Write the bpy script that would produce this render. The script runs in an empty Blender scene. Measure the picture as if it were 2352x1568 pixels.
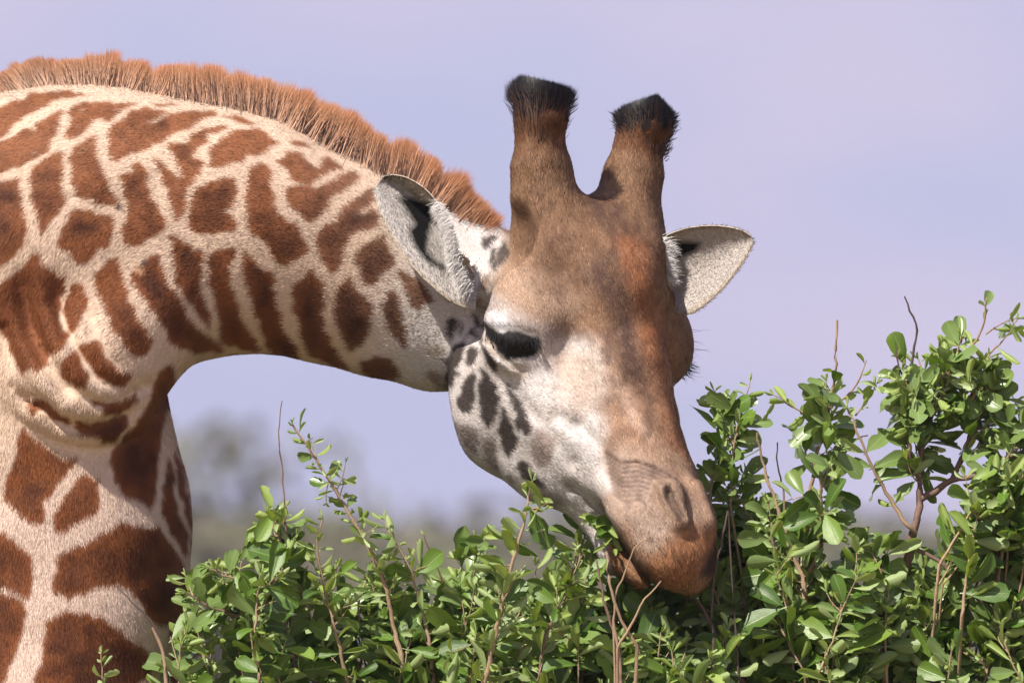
import bpy, math, random
import numpy as np
from mathutils import Vector, Matrix

# ------------------------------------------------------------------ camera, sky, sun, exposure
SC = bpy.context.scene
COL = SC.collection
S = 0.00065                      # metres per design unit (the photo measured 2352 units wide)
CAMD = 18.0                      # camera to giraffe head, metres
AIM = np.array([0.0, 0.0, 2.62])
CAMP = np.array([0.0, -CAMD, 2.05])
fw = AIM - CAMP; DIST = float(np.linalg.norm(fw)); fw /= DIST
rt = np.array([1.0, 0, 0]); upv = np.cross(rt, fw)

cam = bpy.data.cameras.new('camera'); camo = bpy.data.objects.new('camera', cam); COL.objects.link(camo)
camo.location = CAMP
camo.rotation_euler = Vector(fw).to_track_quat('-Z', 'Y').to_euler()
cam.sensor_width = 22.3
cam.lens = 22.3 * DIST / (2352 * S)
cam.clip_start = 0.5; cam.clip_end = 4000
cam.dof.use_dof = True
cam.dof.focus_distance = DIST - 0.02
cam.dof.aperture_fstop = 5.0
SC.camera = camo
SC.render.resolution_x = 1024; SC.render.resolution_y = 682

SUN_EL, SUN_AZ = math.radians(50), math.radians(-40)      # azimuth measured from behind the camera, negative = from the left
sdir = np.array([math.sin(SUN_AZ) * math.cos(SUN_EL), -math.cos(SUN_AZ) * math.cos(SUN_EL), math.sin(SUN_EL)])  # towards the sun
world = bpy.data.worlds.new('World'); SC.world = world; world.use_nodes = True
wn = world.node_tree.nodes; wl = world.node_tree.links
for n in list(wn): wn.remove(n)
w_out = wn.new('ShaderNodeOutputWorld'); w_bg = wn.new('ShaderNodeBackground')
w_sky = wn.new('ShaderNodeTexSky'); w_sky.sky_type = 'NISHITA'; w_sky.sun_disc = False
w_sky.sun_elevation = SUN_EL
w_sky.sun_rotation = math.atan2(sdir[0], sdir[1])
w_sky.dust_density = 1.5; w_sky.air_density = 1.0; w_sky.ozone_density = 2.0
w_tc = wn.new('ShaderNodeTexCoord'); w_map = wn.new('ShaderNodeMapping')
w_map.inputs['Scale'].default_value = (9, 9, 22)
w_noise = wn.new('ShaderNodeTexNoise'); w_noise.inputs['Scale'].default_value = 1.6
w_noise.inputs['Detail'].default_value = 3; w_noise.inputs['Roughness'].default_value = 0.45
w_ramp = wn.new('ShaderNodeValToRGB')
w_ramp.color_ramp.elements[0].position = 0.42; w_ramp.color_ramp.elements[1].position = 0.72
w_ramp.color_ramp.elements[0].color = (0.05, 0.05, 0.05, 1); w_ramp.color_ramp.elements[1].color = (0.95, 0.95, 0.95, 1)
w_hz = wn.new('ShaderNodeMix'); w_hz.data_type = 'RGBA'; w_hz.inputs['Factor'].default_value = .85
w_hz.inputs['B'].default_value = (3.9, 4.0, 6.15, 1)       # bright lavender haze over the whole sky
w_mix = wn.new('ShaderNodeMix'); w_mix.data_type = 'RGBA'
w_mix.inputs['B'].default_value = (5.6, 4.75, 6.0, 1)        # thin pinkish veil of high cloud
wl.new(w_tc.outputs['Generated'], w_map.inputs['Vector']); wl.new(w_map.outputs['Vector'], w_noise.inputs['Vector'])
wl.new(w_noise.outputs['Fac'], w_ramp.inputs['Fac']); wl.new(w_ramp.outputs['Color'], w_mix.inputs['Factor'])
wl.new(w_sky.outputs['Color'], w_hz.inputs['A']); wl.new(w_hz.outputs['Result'], w_mix.inputs['A'])
wl.new(w_mix.outputs['Result'], w_bg.inputs['Color'])
w_bg.inputs['Strength'].default_value = 0.085
wl.new(w_bg.outputs['Background'], w_out.inputs['Surface'])

sun = bpy.data.lights.new('sun', 'SUN'); sun.energy = 5.0; sun.angle = math.radians(0.6); sun.color = (1.0, 0.93, 0.84)
suno = bpy.data.objects.new('sun', sun); COL.objects.link(suno)
suno.rotation_euler = Vector(-sdir).to_track_quat('-Z', 'Y').to_euler(); suno.location = (-6, -8, 12)
SC.view_settings.view_transform = 'Standard'; SC.view_settings.look = 'None'
SC.view_settings.exposure = 0.62; SC.view_settings.gamma = 1.0
SC.view_settings.use_curve_mapping = False
SC.cycles.max_bounces = 6

# ------------------------------------------------------------------ helpers
def W(p):
    """design units (x right, y down, d away from the camera) to metres"""
    p = np.asarray(p, dtype=np.float64)
    return AIM + ((p[..., 0:1] - 1176) * rt + (784 - p[..., 1:2]) * upv + p[..., 2:3] * fw) * S

def P(x, y, d=0.0):
    """photo position (2352-wide) plus a depth -> design point on that line of sight"""
    k = 1 + d * S / DIST
    return np.array([1176 + (x - 1176) * k, 784 + (y - 784) * k, d])

def TT(tx, ty, pts):
    """points read in a 2x enlargement whose corner is source pixel (tx, ty)"""
    return [((tx + a / 2) * 0.644737, (ty + b / 2) * 0.644737) for a, b in pts]

def tag(o, label=None, cat=None, group=None, kind=None):
    if label: o['label'] = label
    if cat: o['category'] = cat
    if group: o['group'] = group
    if kind: o['kind'] = kind
    return o

def mesh_from(name, verts, faces, mat=None, parent=None, smooth=True, loops=None):
    """verts Nx3 array, faces MxK array of equal size polygons"""
    me = bpy.data.meshes.new(name)
    verts = np.asarray(verts, dtype=np.float32); faces = np.asarray(faces, dtype=np.int32)
    me.vertices.add(len(verts)); me.vertices.foreach_set('co', verts.ravel())
    k = faces.shape[1]; n = len(faces)
    me.loops.add(n * k); me.loops.foreach_set('vertex_index', faces.ravel())
    me.polygons.add(n); me.polygons.foreach_set('loop_start', np.arange(0, n * k, k, dtype=np.int32))
    me.polygons.foreach_set('use_smooth', np.full(n, smooth, dtype=bool))
    me.update(calc_edges=True)
    if mat: me.materials.append(mat)
    o = bpy.data.objects.new(name, me); COL.objects.link(o)
    if parent is not None: o.parent = parent
    return o

def set_color(me, name, rgb):
    a = me.color_attributes.new(name, 'FLOAT_COLOR', 'POINT')
    c = np.ones((len(me.vertices), 4), dtype=np.float32); c[:, :3] = rgb
    a.data.foreach_set('color', c.ravel())

def set_vec(me, name, v):
    a = me.attributes.new(name, 'FLOAT_VECTOR', 'POINT')
    a.data.foreach_set('vector', np.asarray(v, dtype=np.float32).ravel())

def new_mat(name):
    m = bpy.data.materials.new(name); m.use_nodes = True
    return m, m.node_tree.nodes, m.node_tree.links, m.node_tree.nodes['Principled BSDF']
# ------------------------------------------------------------------ giraffe: the body as a blended implicit surface
hw = np.array([-.78, -.06, -.622]); hw /= np.linalg.norm(hw)
hu = np.array([.28, .96, -.395]); hu -= hw * hu.dot(hw); hu /= np.linalg.norm(hu)
hv = -np.cross(hu, hw)                       # out of the forehead
HO = np.array([1354., 795., 0.])
_M2 = np.linalg.inv(np.array([[hu[0], hv[0]], [hu[1], hv[1]]]))
def UVW(u, v, w=0): return HO + u * hu + v * hv + w * hw
def H(x, y, w=0.0):
    """point of the head seen at photo position x, y that lies w beside the sagittal plane"""
    r = _M2 @ (np.array([x, y]) - HO[:2] - w * hw[:2])
    return UVW(r[0], r[1], w)
def mir(p):
    p = np.asarray(p, float); return p - 2 * ((p - HO) @ hw)[..., None] * hw if p.ndim > 1 else p - 2 * ((p - HO) @ hw) * hw

PR = []       # primitives in order: (kind, data, k, centre, reach)
def rc(a, b, ra, rb, k=40, q=None, op=1):
    PR.append(('rc', (np.asarray(a, float), np.asarray(b, float), ra, rb, q), k, op))
def el(c, R, r, k=40, op=1):
    PR.append(('el', (np.asarray(c, float), R, np.asarray(r, float)), k, op))
HR = np.stack([hu, hv, hw])
def hel(u, v, w, ru, rv, rw, k=40, op=1, rot=None, both=True):
    R = HR
    for s in ((1, -1) if w and both else (1,)):
        RR = R
        if rot is not None:                    # rotation about w
            c_, s_ = math.cos(rot), math.sin(rot)
            RR = np.stack([c_ * hu + s_ * hv, -s_ * hu + c_ * hv, hw])
        el(UVW(u, v, w * s), RR, (ru, rv, rw), k, op)
def hrc(a, b, ra, rb, k=40, both=True, op=1):
    """a, b = (x, y, w) photo position and lateral offset on the near side; mirrored when w is not 0"""
    A = H(*a); B = H(*b)
    rc(A, B, ra, rb, k, op=op)
    if both and (a[2] or b[2]): rc(mir(A), mir(B), ra, rb, k, op=op)

def f_prim(pr, p):
    kind, data, k, op = pr
    if kind == 'rc':
        a, b, ra, rb, q = data
        if q is not None:                      # flattened in depth
            z0 = (a[2] + b[2]) / 2
            p = p.copy(); p[:, 2] = z0 + (p[:, 2] - z0) * q
        ab = b - a
        t = np.clip(((p - a) @ ab) / (ab @ ab), 0, 1)
        d = p - a - t[:, None] * ab
        return np.sqrt((d * d).sum(1)) - (ra + (rb - ra) * t)
    c, R, r = data
    l = (p - c) @ R.T.astype(np.float32)
    k0 = np.sqrt(((l / r) ** 2).sum(1)); k1 = np.sqrt(((l / (r * r)) ** 2).sum(1)) + 1e-9
    return k0 * (k0 - 1) / k1
def bounds(pr):
    kind, data, k, op = pr
    if kind == 'rc':
        a, b, ra, rb, q = data
        m = max(ra, rb); ext = np.array([m, m, m / (q or 1) + (abs(a[2] - b[2]) if q else 0)])
        return np.minimum(a, b) - ext, np.maximum(a, b) + ext
    c, R, r = data
    e = np.sqrt(((R.T * r) ** 2).sum(1))
    return c - e, c + e

def field(p, far=60.0):
    p = p.astype(np.float32)
    f = np.full(len(p), far, dtype=np.float32)
    for pr in PR:
        k = pr[2]; lo, hi = bounds(pr); g = far + k
        idx = np.nonzero(((p > lo - g) & (p < hi + g)).all(1))[0]
        if not len(idx): continue
        v = f_prim(pr, p[idx]).astype(np.float32); o = f[idx]
        if pr[3] < 0:                          # smooth carve
            v = -v; h = np.maximum(k - np.abs(o - v), 0) / k
            f[idx] = np.maximum(o, v) + h * h * k * .25
        else:
            h = np.maximum(k - np.abs(o - v), 0) / k
            f[idx] = np.minimum(o, v) - h * h * k * .25
    return f

# ---- skull
hel(-138, 85, 0, 186, 122, 166, 60)                    # cranium
hel(-92, 138, 0, 120, 88, 105, 60)                    # median bump
hrc((1335, 640, 0), (1405, 830, 0), 145, 120, 70)
hel(-60, 26, 190, 125, 74, 70, 75)                     # brows
hel(-6, -6, 226, 68, 56, 56, 60)                        # orbits
hrc((1436, 880, 0), (1474, 1027, 0), 94, 80, 60)      # nasal bone
hrc((1474, 1027, 0), (1518, 1150, 0), 80, 78, 50)
hrc((1310, 900, 60), (1440, 1110, 40), 106, 66, 70)    # upper jaw side
hrc((1160, 840, 78), (1300, 930, 70), 98, 92, 60)      # zygomatic
hrc((1170, 850, 170), (1320, 960, 95), 72, 74, 70)     # cheek bone below the eye
hrc((1225, 905, 150), (1385, 1085, 66), 24, 22, 40)    # facial crest
# ---- lower jaw
hrc((1160, 880, 80), (1180, 965, 80), 124, 118, 60)
hrc((1200, 930, 120), (1330, 1040, 80), 92, 74, 70)     # chewing muscle
hrc((1175, 965, 70), (1268, 1052, 62), 114, 92, 60)
hrc((1268, 1052, 62), (1365, 1128, 36), 92, 68, 60)
hrc((1365, 1130, 16), (1428, 1255, 0), 62, 44, 40)     # chin
hrc((1428, 1262, 0), (1480, 1306, 0), 48, 42, 30)
# ---- muzzle
hrc((1462, 1120, 46), (1482, 1195, 46), 68, 78, 45)
hrc((1482, 1195, 46), (1522, 1262, 26), 78, 74, 40)
hrc((1522, 1262, 24), (1540, 1292, 16), 72, 66, 34)
hel(525, 70, 0, 110, 80, 84, 40)
hrc((1530, 1122, 40), (1556, 1195, 38), 24, 26, 26)    # nostril wing
# ---- horns
hrc((1262, 550, 106), (1243, 392, 136), 108, 60, 60)
hrc((1243, 385, 136), (1240, 310, 147), 60, 48, 40)
hrc((1240, 310, 147), (1242, 276, 154), 48, 54, 30)

hrc((1224, 262, 156), (1260, 263, 156), 34, 33, 40)
# ---- neck
NQ = 1.22
NK = [(1150, 700, 230, 165), (1010, 690, 262, 196), (860, 638, 256, 206), (720, 582, 245, 228), (560, 536, 230, 260),
      (420, 526, 230, 284), (300, 530, 230, 310), (180, 548, 235, 345), (70, 585, 240, 368), (10, 780, 260, 345)]
for i, (a, b) in enumerate(zip(NK[:-1], NK[1:])):
    rc(P(*a[:3]), P(*b[:3]), a[3], b[3], 60, max(NQ, 1.52 - .08 * i))
rc(P(325, 704, 120), P(185, 846, 70), 166, 200, 60)   # slack throat skin of the inner bend
# ---- chest
CK = [(70, 860, 250, 305), (95, 1000, 250, 300), (135, 1200, 250, 306), (130, 1400, 250, 306), (110, 1640, 260, 330)]
for a, b in zip(CK[:-1], CK[1:]):
    rc(P(*a[:3]), P(*b[:3]), a[3], b[3], 16, 1.1)
# ---- bony relief of the face
hel(-60, 62, 150, 60, 40, 50, 50)                      # ridge above the eye
hel(-235, 40, 215, 70, 90, 60, 50, op=-1)              # temple hollow behind the brow
hel(-95, 190, 0, 70, 42, 60, 50)                       # crown of the median bump
hrc((1400, 900, 70), (1455, 1060, 52), 20, 18, 40)     # edge of the nasal bone
# ---- ear roots
EARW = 225
hrc((1135, 645, 140), (1036, 672, EARW), 66, 20, 60)

# ---- creases and folds: strokes (points, depth of cut in units, width, only nearer than this depth)
ST = []
def st(pts, amp, wid, dmax=400, tx=None): ST.append((np.array(TT(*tx, pts) if tx else pts, float), amp, wid, dmax))
A2 = (0, 900)
# throat folds of the bent neck
st([(150, 60), (185, 300), (230, 520), (330, 720), (470, 930), (560, 1040)], 22, 24, 240, A2)
st([(400, 160), (430, 330), (480, 520), (560, 680), (680, 860), (830, 950), (960, 930)], 18, 20, 240, A2)
st([(650, 380), (690, 560), (780, 740), (900, 850)], 9, 20, 240, A2)
st([(560, 960), (700, 1070), (850, 1050), (1000, 970), (1090, 890)], 15, 15, 240, A2)
st([(120, 960), (200, 1040), (330, 1090), (430, 1190), (600, 1240), (760, 1210), (900, 1140), (1010, 1050)], 24, 18, 240, A2)
st([(0, 480), (30, 560), (120, 800), (200, 1000), (330, 1150)], 12, 22, 240, A2)
st([(300, 160), (310, 400), (390, 640), (520, 840), (660, 980)], -9, 20, 240, A2)
st([(90, 420), (150, 640), (260, 850), (420, 1050), (560, 1160)], -9, 20, 240, A2)
# neck muscles
st([(500, 960), (560, 1060), (700, 1120), (880, 1060), (960, 940)], 5, 46, 200, (0, 200))
st([(1080, 820), (1180, 960), (1320, 900)], 5, 60, 200, (0, 200))
st([(470, 650), (500, 900), (520, 1050)], 4, 46, 200, (0, 200))
st([(1400, 950), (1420, 1120), (1300, 1250)], 4, 56, 200, (0, 200))
B2 = (1500, 1050)
# lids
st([(450, 250), (530, 330), (640, 430), (790, 420), (860, 370)], 10, 15, 400, B2)
st([(440, 235), (560, 262), (680, 262), (800, 290), (850, 340)], 7, 11, 400, B2)
st([(470, 330), (560, 440), (680, 520), (760, 560)], 5, 9, 400, B2)
st([(440, 330), (520, 450), (640, 540), (720, 575)], -5, 8, 400, B2)
# cheek groove under the crest and the dimple
st([(560, 560), (760, 800), (960, 1020), (1060, 1170), (1130, 1240)], 8, 18, 400, B2)
st([(930, 850), (1050, 900), (1140, 970)], 9, 17, 400, B2)
st([(1120, 850), (1150, 960), (1250, 1050), (1310, 1130), (1320, 1230), (1370, 1380)], 9, 15, 400, B2)
st([(1010, 450), (1000, 600), (1015, 740)], 3, 12, 400, B2)
st([(1040, 1340), (1150, 1420), (1240, 1530)], 8, 13, 400, B2)
# muzzle wrinkles
WR = []
for i in range(9):
    e = (1770, 1275 + 27 * i) if i < 3 else (1650 - 8 * i, 1205 + 33 * i)
    WR.append([(1312 + 7 * i, 1118 + 36 * i), (1420 + 4 * i, 1192 + 33 * i), (1540, 1188 + 32 * i), e])
    st(WR[-1], 6.0, 4.4, 400, B2)
C2 = (1500, 1648)
# nostril
st([(1742, 160), (1765, 250), (1820, 340), (1866, 430)], 15, 8, 400, C2)
st([(1640, 160), (1690, 110), (1760, 105), (1840, 170), (1900, 300)], -6, 10, 400, C2)
st([(1650, 170), (1680, 260), (1730, 330), (1790, 400)], 5, 9, 400, C2)
st([(1690, 140), (1715, 260), (1780, 390)], -9, 10, 400, C2)
# mouth line
st([(1250, 380), (1330, 440), (1420, 560), (1480, 660), (1560, 770), (1680, 860), (1800, 920), (1900, 900)], 20, 13, 400, C2)
st([(1560, 300), (1640, 420), (1720, 500)], 4, 16, 400, C2)

def detail(p):
    out = np.zeros(len(p), dtype=np.float32)
    for pts, amp, wid, dmax in ST:
        lo = pts.min(0) - 3 * wid; hi = pts.max(0) + 3 * wid
        idx = np.nonzero((p[:, 0] > lo[0]) & (p[:, 0] < hi[0]) & (p[:, 1] > lo[1]) & (p[:, 1] < hi[1]) & (p[:, 2] < dmax))[0]
        if not len(idx): continue
        q = p[idx, :2]; best = np.full(len(idx), 1e9); bt = np.zeros(len(idx)); n = len(pts) - 1
        for i in range(n):
            a, b = pts[i], pts[i + 1]; ab = b - a
            t = np.clip(((q - a) @ ab) / (ab @ ab), 0, 1)
            d2 = ((q - a - t[:, None] * ab) ** 2).sum(1)
            m = d2 < best; best[m] = d2[m]; bt[m] = (i + t[m]) / n
        fade = np.clip(np.minimum(bt, 1 - bt) * 5 + .25, 0, 1) * np.clip((dmax - p[idx, 2]) / 40, 0, 1)
        out[idx] += amp * fade * np.exp(-best / (wid * wid))
    x, y, z = p[:, 0], p[:, 1], p[:, 2]
    nk = np.clip((1000 - x) / 120, 0, 1)
    out += nk * (2.6 * np.sin(x / 47 + 1.3 * np.sin(y / 61) + z / 90) * np.sin(y / 53 + .9 * np.sin(x / 71)) + 3.2 * np.sin(x / 96 - y / 140 + 2) * np.sin(y / 88 + x / 150))
    out += (1 - nk) * (1.5 * np.sin(x / 31 + y / 47 + z / 40) * np.sin(y / 37 - x / 55 + 1))
    return out

# ---- sparse sampling + surface nets
def extract(lo, hi, h, blk=4, detail=None):
    lo = np.array(lo, float); nb = np.ceil((np.array(hi) - lo) / (h * blk)).astype(int)
    n = nb * blk + 1
    cx = [lo[i] + (np.arange(nb[i]) + .5) * h * blk for i in range(3)]
    G = np.stack(np.meshgrid(*cx, indexing='ij'), -1).reshape(-1, 3)
    f = field(G, far=h * blk * 2.5)
    near = np.abs(f) < h * blk * 1.35
    V = np.repeat(np.repeat(np.repeat(f.reshape(nb), blk, 0), blk, 1), blk, 2)
    V = np.pad(V, ((0, 1), (0, 1), (0, 1)), mode='edge')
    bi = np.stack(np.unravel_index(np.nonzero(near)[0], nb), -1)
    loc = np.stack(np.meshgrid(*[np.arange(blk + 1)] * 3, indexing='ij'), -1).reshape(-1, 3)
    ids = (bi[:, None, :] * blk + loc[None]).reshape(-1, 3)
    flat = np.unique(np.ravel_multi_index(ids.T, n))
    ii = np.stack(np.unravel_index(flat, n), -1)
    p = lo + ii * h
    val = field(p, far=h * blk * 2.5)
    if detail is not None: val = val + detail(p)
    V.reshape(-1)[flat] = val
    # surface nets
    ins = V < 0
    c = np.zeros(tuple(n - 1), dtype=np.uint8)
    for a in (0, 1):
        for b in (0, 1):
            for d in (0, 1):
                c += ins[a:n[0] - 1 + a, b:n[1] - 1 + b, d:n[2] - 1 + d]
    act = np.nonzero(((c > 0) & (c < 8)).reshape(-1))[0]
    ci = np.stack(np.unravel_index(act, n - 1), -1)
    acc = np.zeros((len(act), 3)); cnt = np.zeros(len(act))
    corners = [(a, b, d) for a in (0, 1) for b in (0, 1) for d in (0, 1)]
    vals = {q: V[ci[:, 0] + q[0], ci[:, 1] + q[1], ci[:, 2] + q[2]].astype(np.float64) for q in corners}
    for q in corners:
        for ax in range(3):
            if q[ax]: continue
            r = list(q); r[ax] = 1; r = tuple(r)
            A, B = vals[q], vals[r]; m = (A < 0) != (B < 0)
            t = np.where(m, A / np.where(m, A - B, 1), 0)
            pt = np.array(q, float)[None] + np.zeros((len(act), 1)); pt[:, ax] += t
            acc[m] += pt[m]; cnt[m] += 1
    verts = lo + (ci + acc / cnt[:, None]) * h
    vid = np.full(int(np.prod(n - 1)), -1, dtype=np.int64); vid[act] = np.arange(len(act))
    N1 = n - 1
    faces = []
    for ax in range(3):
        o1, o2 = (ax + 1) % 3, (ax + 2) % 3
        sl0 = [slice(None)] * 3; sl1 = [slice(None)] * 3
        sl0[ax] = slice(0, -1); sl1[ax] = slice(1, None)
        A = ins[tuple(sl0)]; B = ins[tuple(sl1)]
        e = np.stack(np.nonzero(A != B), -1)
        ok = (e[:, o1] > 0) & (e[:, o2] > 0) & (e[:, o1] < N1[o1]) & (e[:, o2] < N1[o2])
        e = e[ok]
        q = []
        for (s1, s2) in ((0, 0), (-1, 0), (-1, -1), (0, -1)):
            t = e.copy(); t[:, o1] += s1; t[:, o2] += s2
            q.append(vid[np.ravel_multi_index(t.T, N1)])
        q = np.stack(q, -1)
        flip = A[e[:, 0], e[:, 1], e[:, 2]]
        q[~flip] = q[~flip][:, ::-1]
        faces.append(q)
    F = np.concatenate(faces); F = F[(F >= 0).all(1)]
    return verts, F
# ------------------------------------------------------------------ ears: cupped sheets with a rolled rim
def catmull(pts, n):
    pts = np.asarray(pts, float)
    p = np.vstack([2 * pts[0] - pts[1], pts, 2 * pts[-1] - pts[-2]])
    seg = np.sqrt((np.diff(pts, axis=0) ** 2).sum(1)); cum = np.r_[0, np.cumsum(seg)] / seg.sum()
    out = []
    for t in np.linspace(0, 1, n):
        i = min(np.searchsorted(cum, t, side='right') - 1, len(seg) - 1); i = max(i, 0)
        x = (t - cum[i]) / (cum[i + 1] - cum[i])
        a, b, c, d = p[i:i + 4]
        out.append(.5 * (2 * b + (c - a) * x + (2 * a - 5 * b + 4 * c - d) * x * x + (3 * b - a - 3 * c + d) * x ** 3))
    return np.array(out)

def ear_sheet(edge_a, edge_b, prof, ns=90, nt=72, th=7.0):
    """edge_a, edge_b: rim curves base->tip with depth; prof(s, t) -> extra depth of the cup; returns a closed thin shell"""
    A = catmull(edge_a, ns); B = catmull(edge_b, ns)
    s = np.linspace(0, 1, ns)[:, None]; t = np.linspace(0, 1, nt)[None, :]
    G = A[:, None, :] * (1 - t[..., None]) + B[:, None, :] * t[..., None]
    off, sx = prof(s, t)
    G[..., 2] += off; G[..., 0] += sx
    du = np.gradient(G, axis=0); dv = np.gradient(G, axis=1)
    N = np.cross(du, dv); N /= np.linalg.norm(N, axis=-1, keepdims=True) + 1e-9
    flip = np.sign(np.median(N[..., 2]))
    N = -N * flip                                     # towards the camera = inner face
    edge = np.minimum(np.minimum(t, 1 - t) * 5, 1) * np.minimum((1 - s) * 5, 1)
    thick = th * (0.35 + .65 * np.sqrt(np.clip(edge, 0, 1)))[..., None]
    I = G + N * thick * .5; O = G - N * thick * .5
    ring = []
    n = ns * nt
    V = np.concatenate([I.reshape(-1, 3), O.reshape(-1, 3)])
    idx = np.arange(n).reshape(ns, nt)
    F = []
    a, b, c, d = idx[:-1, :-1], idx[1:, :-1], idx[1:, 1:], idx[:-1, 1:]
    q = np.stack([a, b, c, d], -1).reshape(-1, 4)
    if flip > 0: q = q[:, ::-1]
    F.append(q); F.append(q[:, ::-1] + n)
    for e in (idx[:, 0], idx[-1, :], idx[::-1, -1], idx[0, ::-1]):
        F.append(np.stack([e[:-1], e[1:], e[1:] + n, e[:-1] + n], -1)[:, ::-1 if flip > 0 else 1])
    inner = np.r_[np.ones(n), np.zeros(n)]
    st_ = np.stack(np.broadcast_arrays(s, t), -1).reshape(-1, 2)
    return V, np.concatenate(F), inner, np.concatenate([st_, st_])

eb = H(1072, 645, EARW)[2]                              # depth of the near ear root
def prof_near(s, t):
    cup = np.sin(np.pi * np.clip(t, 0, 1) ** 1.75) ** .9
    body = np.sin(np.pi * np.clip(.12 + .88 * s, 0, 1)) ** .6
    deep = 88 * cup * body * (1 - .25 * s)
    return deep, -16 * np.exp(-((t - .93) / .1) ** 2) * body + 26 * cup * body * (1 - t)
ev1, ef1, ei1, es1 = ear_sheet(
    [(1092, 712, eb - 22), (1040, 694, eb - 30), (990, 655, eb - 34), (942, 606, eb - 30), (906, 556, eb - 22), (880, 508, eb - 14), (863, 462, eb - 4), (861, 430, eb + 6), (878, 407, eb + 14)],
    [(1086, 600, eb - 40), (1062, 580, eb - 52), (1046, 548, eb - 58), (1032, 505, eb - 52), (1012, 463, eb - 40), (982, 431, eb - 26), (942, 408, eb - 10), (908, 401, eb + 4), (884, 404, eb + 14)],
    prof_near)
fb = 60.0
def prof_far(s, t):
    cup = np.sin(np.pi * np.clip(t, 0, 1)) ** .8
    body = np.sin(np.pi * np.clip(.2 + .8 * s, 0, 1)) ** .6
    return 70 * cup * body * (1 - .4 * s), 0 * s * t
ev2, ef2, ei2, es2 = ear_sheet(
    [(1512, 690, fb + 20), (1545, 712, fb + 6), (1580, 722, fb + 2), (1612, 706, fb), (1655, 668, fb - 2), (1692, 622, fb - 4), (1716, 585, fb - 2), (1727, 560, fb), (1722, 545, fb + 2)],
    [(1514, 560, fb + 4), (1532, 540, fb - 14), (1562, 528, fb - 16), (1592, 521, fb - 16), (1630, 518, fb - 14), (1662, 520, fb - 12), (1692, 526, fb - 8), (1710, 533, fb - 4), (1720, 541, fb)],
    prof_far)
_t = np.clip((ev2[:, 0] - 1515) / 210, 0, 1); ev2[:, 2] -= 165 * _t               # swivelled forward
# ------------------------------------------------------------------ coat: colour map laid over the side of the animal
MX0, MY0, MR = -200.0, 20.0, 2.0
MW, MH = 1000, 860
rng = np.random.default_rng(7)
def smooth_noise(shape, cell, seed):
    r = np.random.default_rng(seed); h, w = shape
    g = r.standard_normal((h // cell + 3, w // cell + 3))
    y = np.arange(h) / cell; x = np.arange(w) / cell
    yi = y.astype(int); xi = x.astype(int); fy = (y - yi)[:, None]; fx = (x - xi)[None]
    fy = fy * fy * (3 - 2 * fy); fx = fx * fx * (3 - 2 * fx)
    a = g[yi][:, xi]; b = g[yi][:, xi + 1]; c = g[yi + 1][:, xi]; d = g[yi + 1][:, xi + 1]
    return (a * (1 - fx) + b * fx) * (1 - fy) + (c * (1 - fx) + d * fx) * fy
def blur(a, r):
    r = int(r)
    if r < 1: return a
    for _ in range(2):
        for ax in (0, 1):
            pad = [(0, 0)] * a.ndim; pad[ax] = (r + 1, r)
            c = np.cumsum(np.pad(a, pad, mode='edge'), axis=ax)
            n = a.shape[ax]
            a = (np.take(c, np.arange(2 * r + 1, 2 * r + 1 + n), ax) - np.take(c, np.arange(0, n), ax)) / (2 * r + 1)
    return a
YY, XX = np.meshgrid(MY0 + np.arange(MH) * MR, MX0 + np.arange(MW) * MR, indexing='ij')
WX = XX + 3.2 * smooth_noise((MH, MW), 9, 1) + 1.6 * smooth_noise((MH, MW), 4, 2)
WY = YY + 3.2 * smooth_noise((MH, MW), 9, 3) + 1.6 * smooth_noise((MH, MW), 4, 4)
N1 = smooth_noise((MH, MW), 40, 5); N2 = smooth_noise((MH, MW), 12, 6); N3 = smooth_noise((MH, MW), 5, 8)

def closed_smooth(p, k=3):
    p = np.asarray(p, float); n = len(p); out = []
    for i in range(n):
        a, b, c, d = p[(i - 1) % n], p[i], p[(i + 1) % n], p[(i + 2) % n]
        for x in np.arange(k) / k:
            out.append(.5 * (2 * b + (c - a) * x + (2 * a - 5 * b + 4 * c - d) * x * x + (3 * b - a - 3 * c + d) * x ** 3))
    return np.array(out)
def poly_mask(pts, feather=0, smooth=True):
    p = closed_smooth(pts) if smooth else np.asarray(pts, float)
    m = np.zeros((MH, MW), dtype=np.float32); pad = 12 + feather * 3
    j0, j1 = [int(np.clip((v - MX0) / MR, 0, MW)) for v in (p[:, 0].min() - pad, p[:, 0].max() + pad)]
    i0, i1 = [int(np.clip((v - MY0) / MR, 0, MH)) for v in (p[:, 1].min() - pad, p[:, 1].max() + pad)]
    if j1 <= j0 or i1 <= i0: return m
    x = WX[i0:i1, j0:j1]; y = WY[i0:i1, j0:j1]; ins = np.zeros(x.shape, bool)
    for a, b in zip(p, np.roll(p, -1, 0)):
        if a[1] == b[1]: continue
        c = ((a[1] > y) != (b[1] > y)) & (x < (b[0] - a[0]) * (y - a[1]) / (b[1] - a[1]) + a[0])
        ins ^= c
    m[i0:i1, j0:j1] = ins
    if feather:
        sub = m[i0:i1, j0:j1]; m[i0:i1, j0:j1] = blur(sub.astype(np.float64), max(1, feather / MR / 1.5))
    return m
def line_mask(pts, wid, warp=True):
    WX, WY = (globals()['WX'], globals()['WY']) if warp else (XX, YY)
    p = catmull(pts, 24) if not warp else np.asarray(pts, float); best = np.full((MH, MW), 1e9, dtype=np.float32)
    for a, b in zip(p[:-1], p[1:]):
        ab = b - a; t = np.clip(((WX - a[0]) * ab[0] + (WY - a[1]) * ab[1]) / (ab @ ab), 0, 1)
        best = np.minimum(best, (WX - a[0] - t * ab[0]) ** 2 + (WY - a[1] - t * ab[1]) ** 2)
    return np.exp(-best / (wid * wid))
CM = np.zeros((MH, MW, 3)); CM[:] = (.70, .52, .385)
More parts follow.
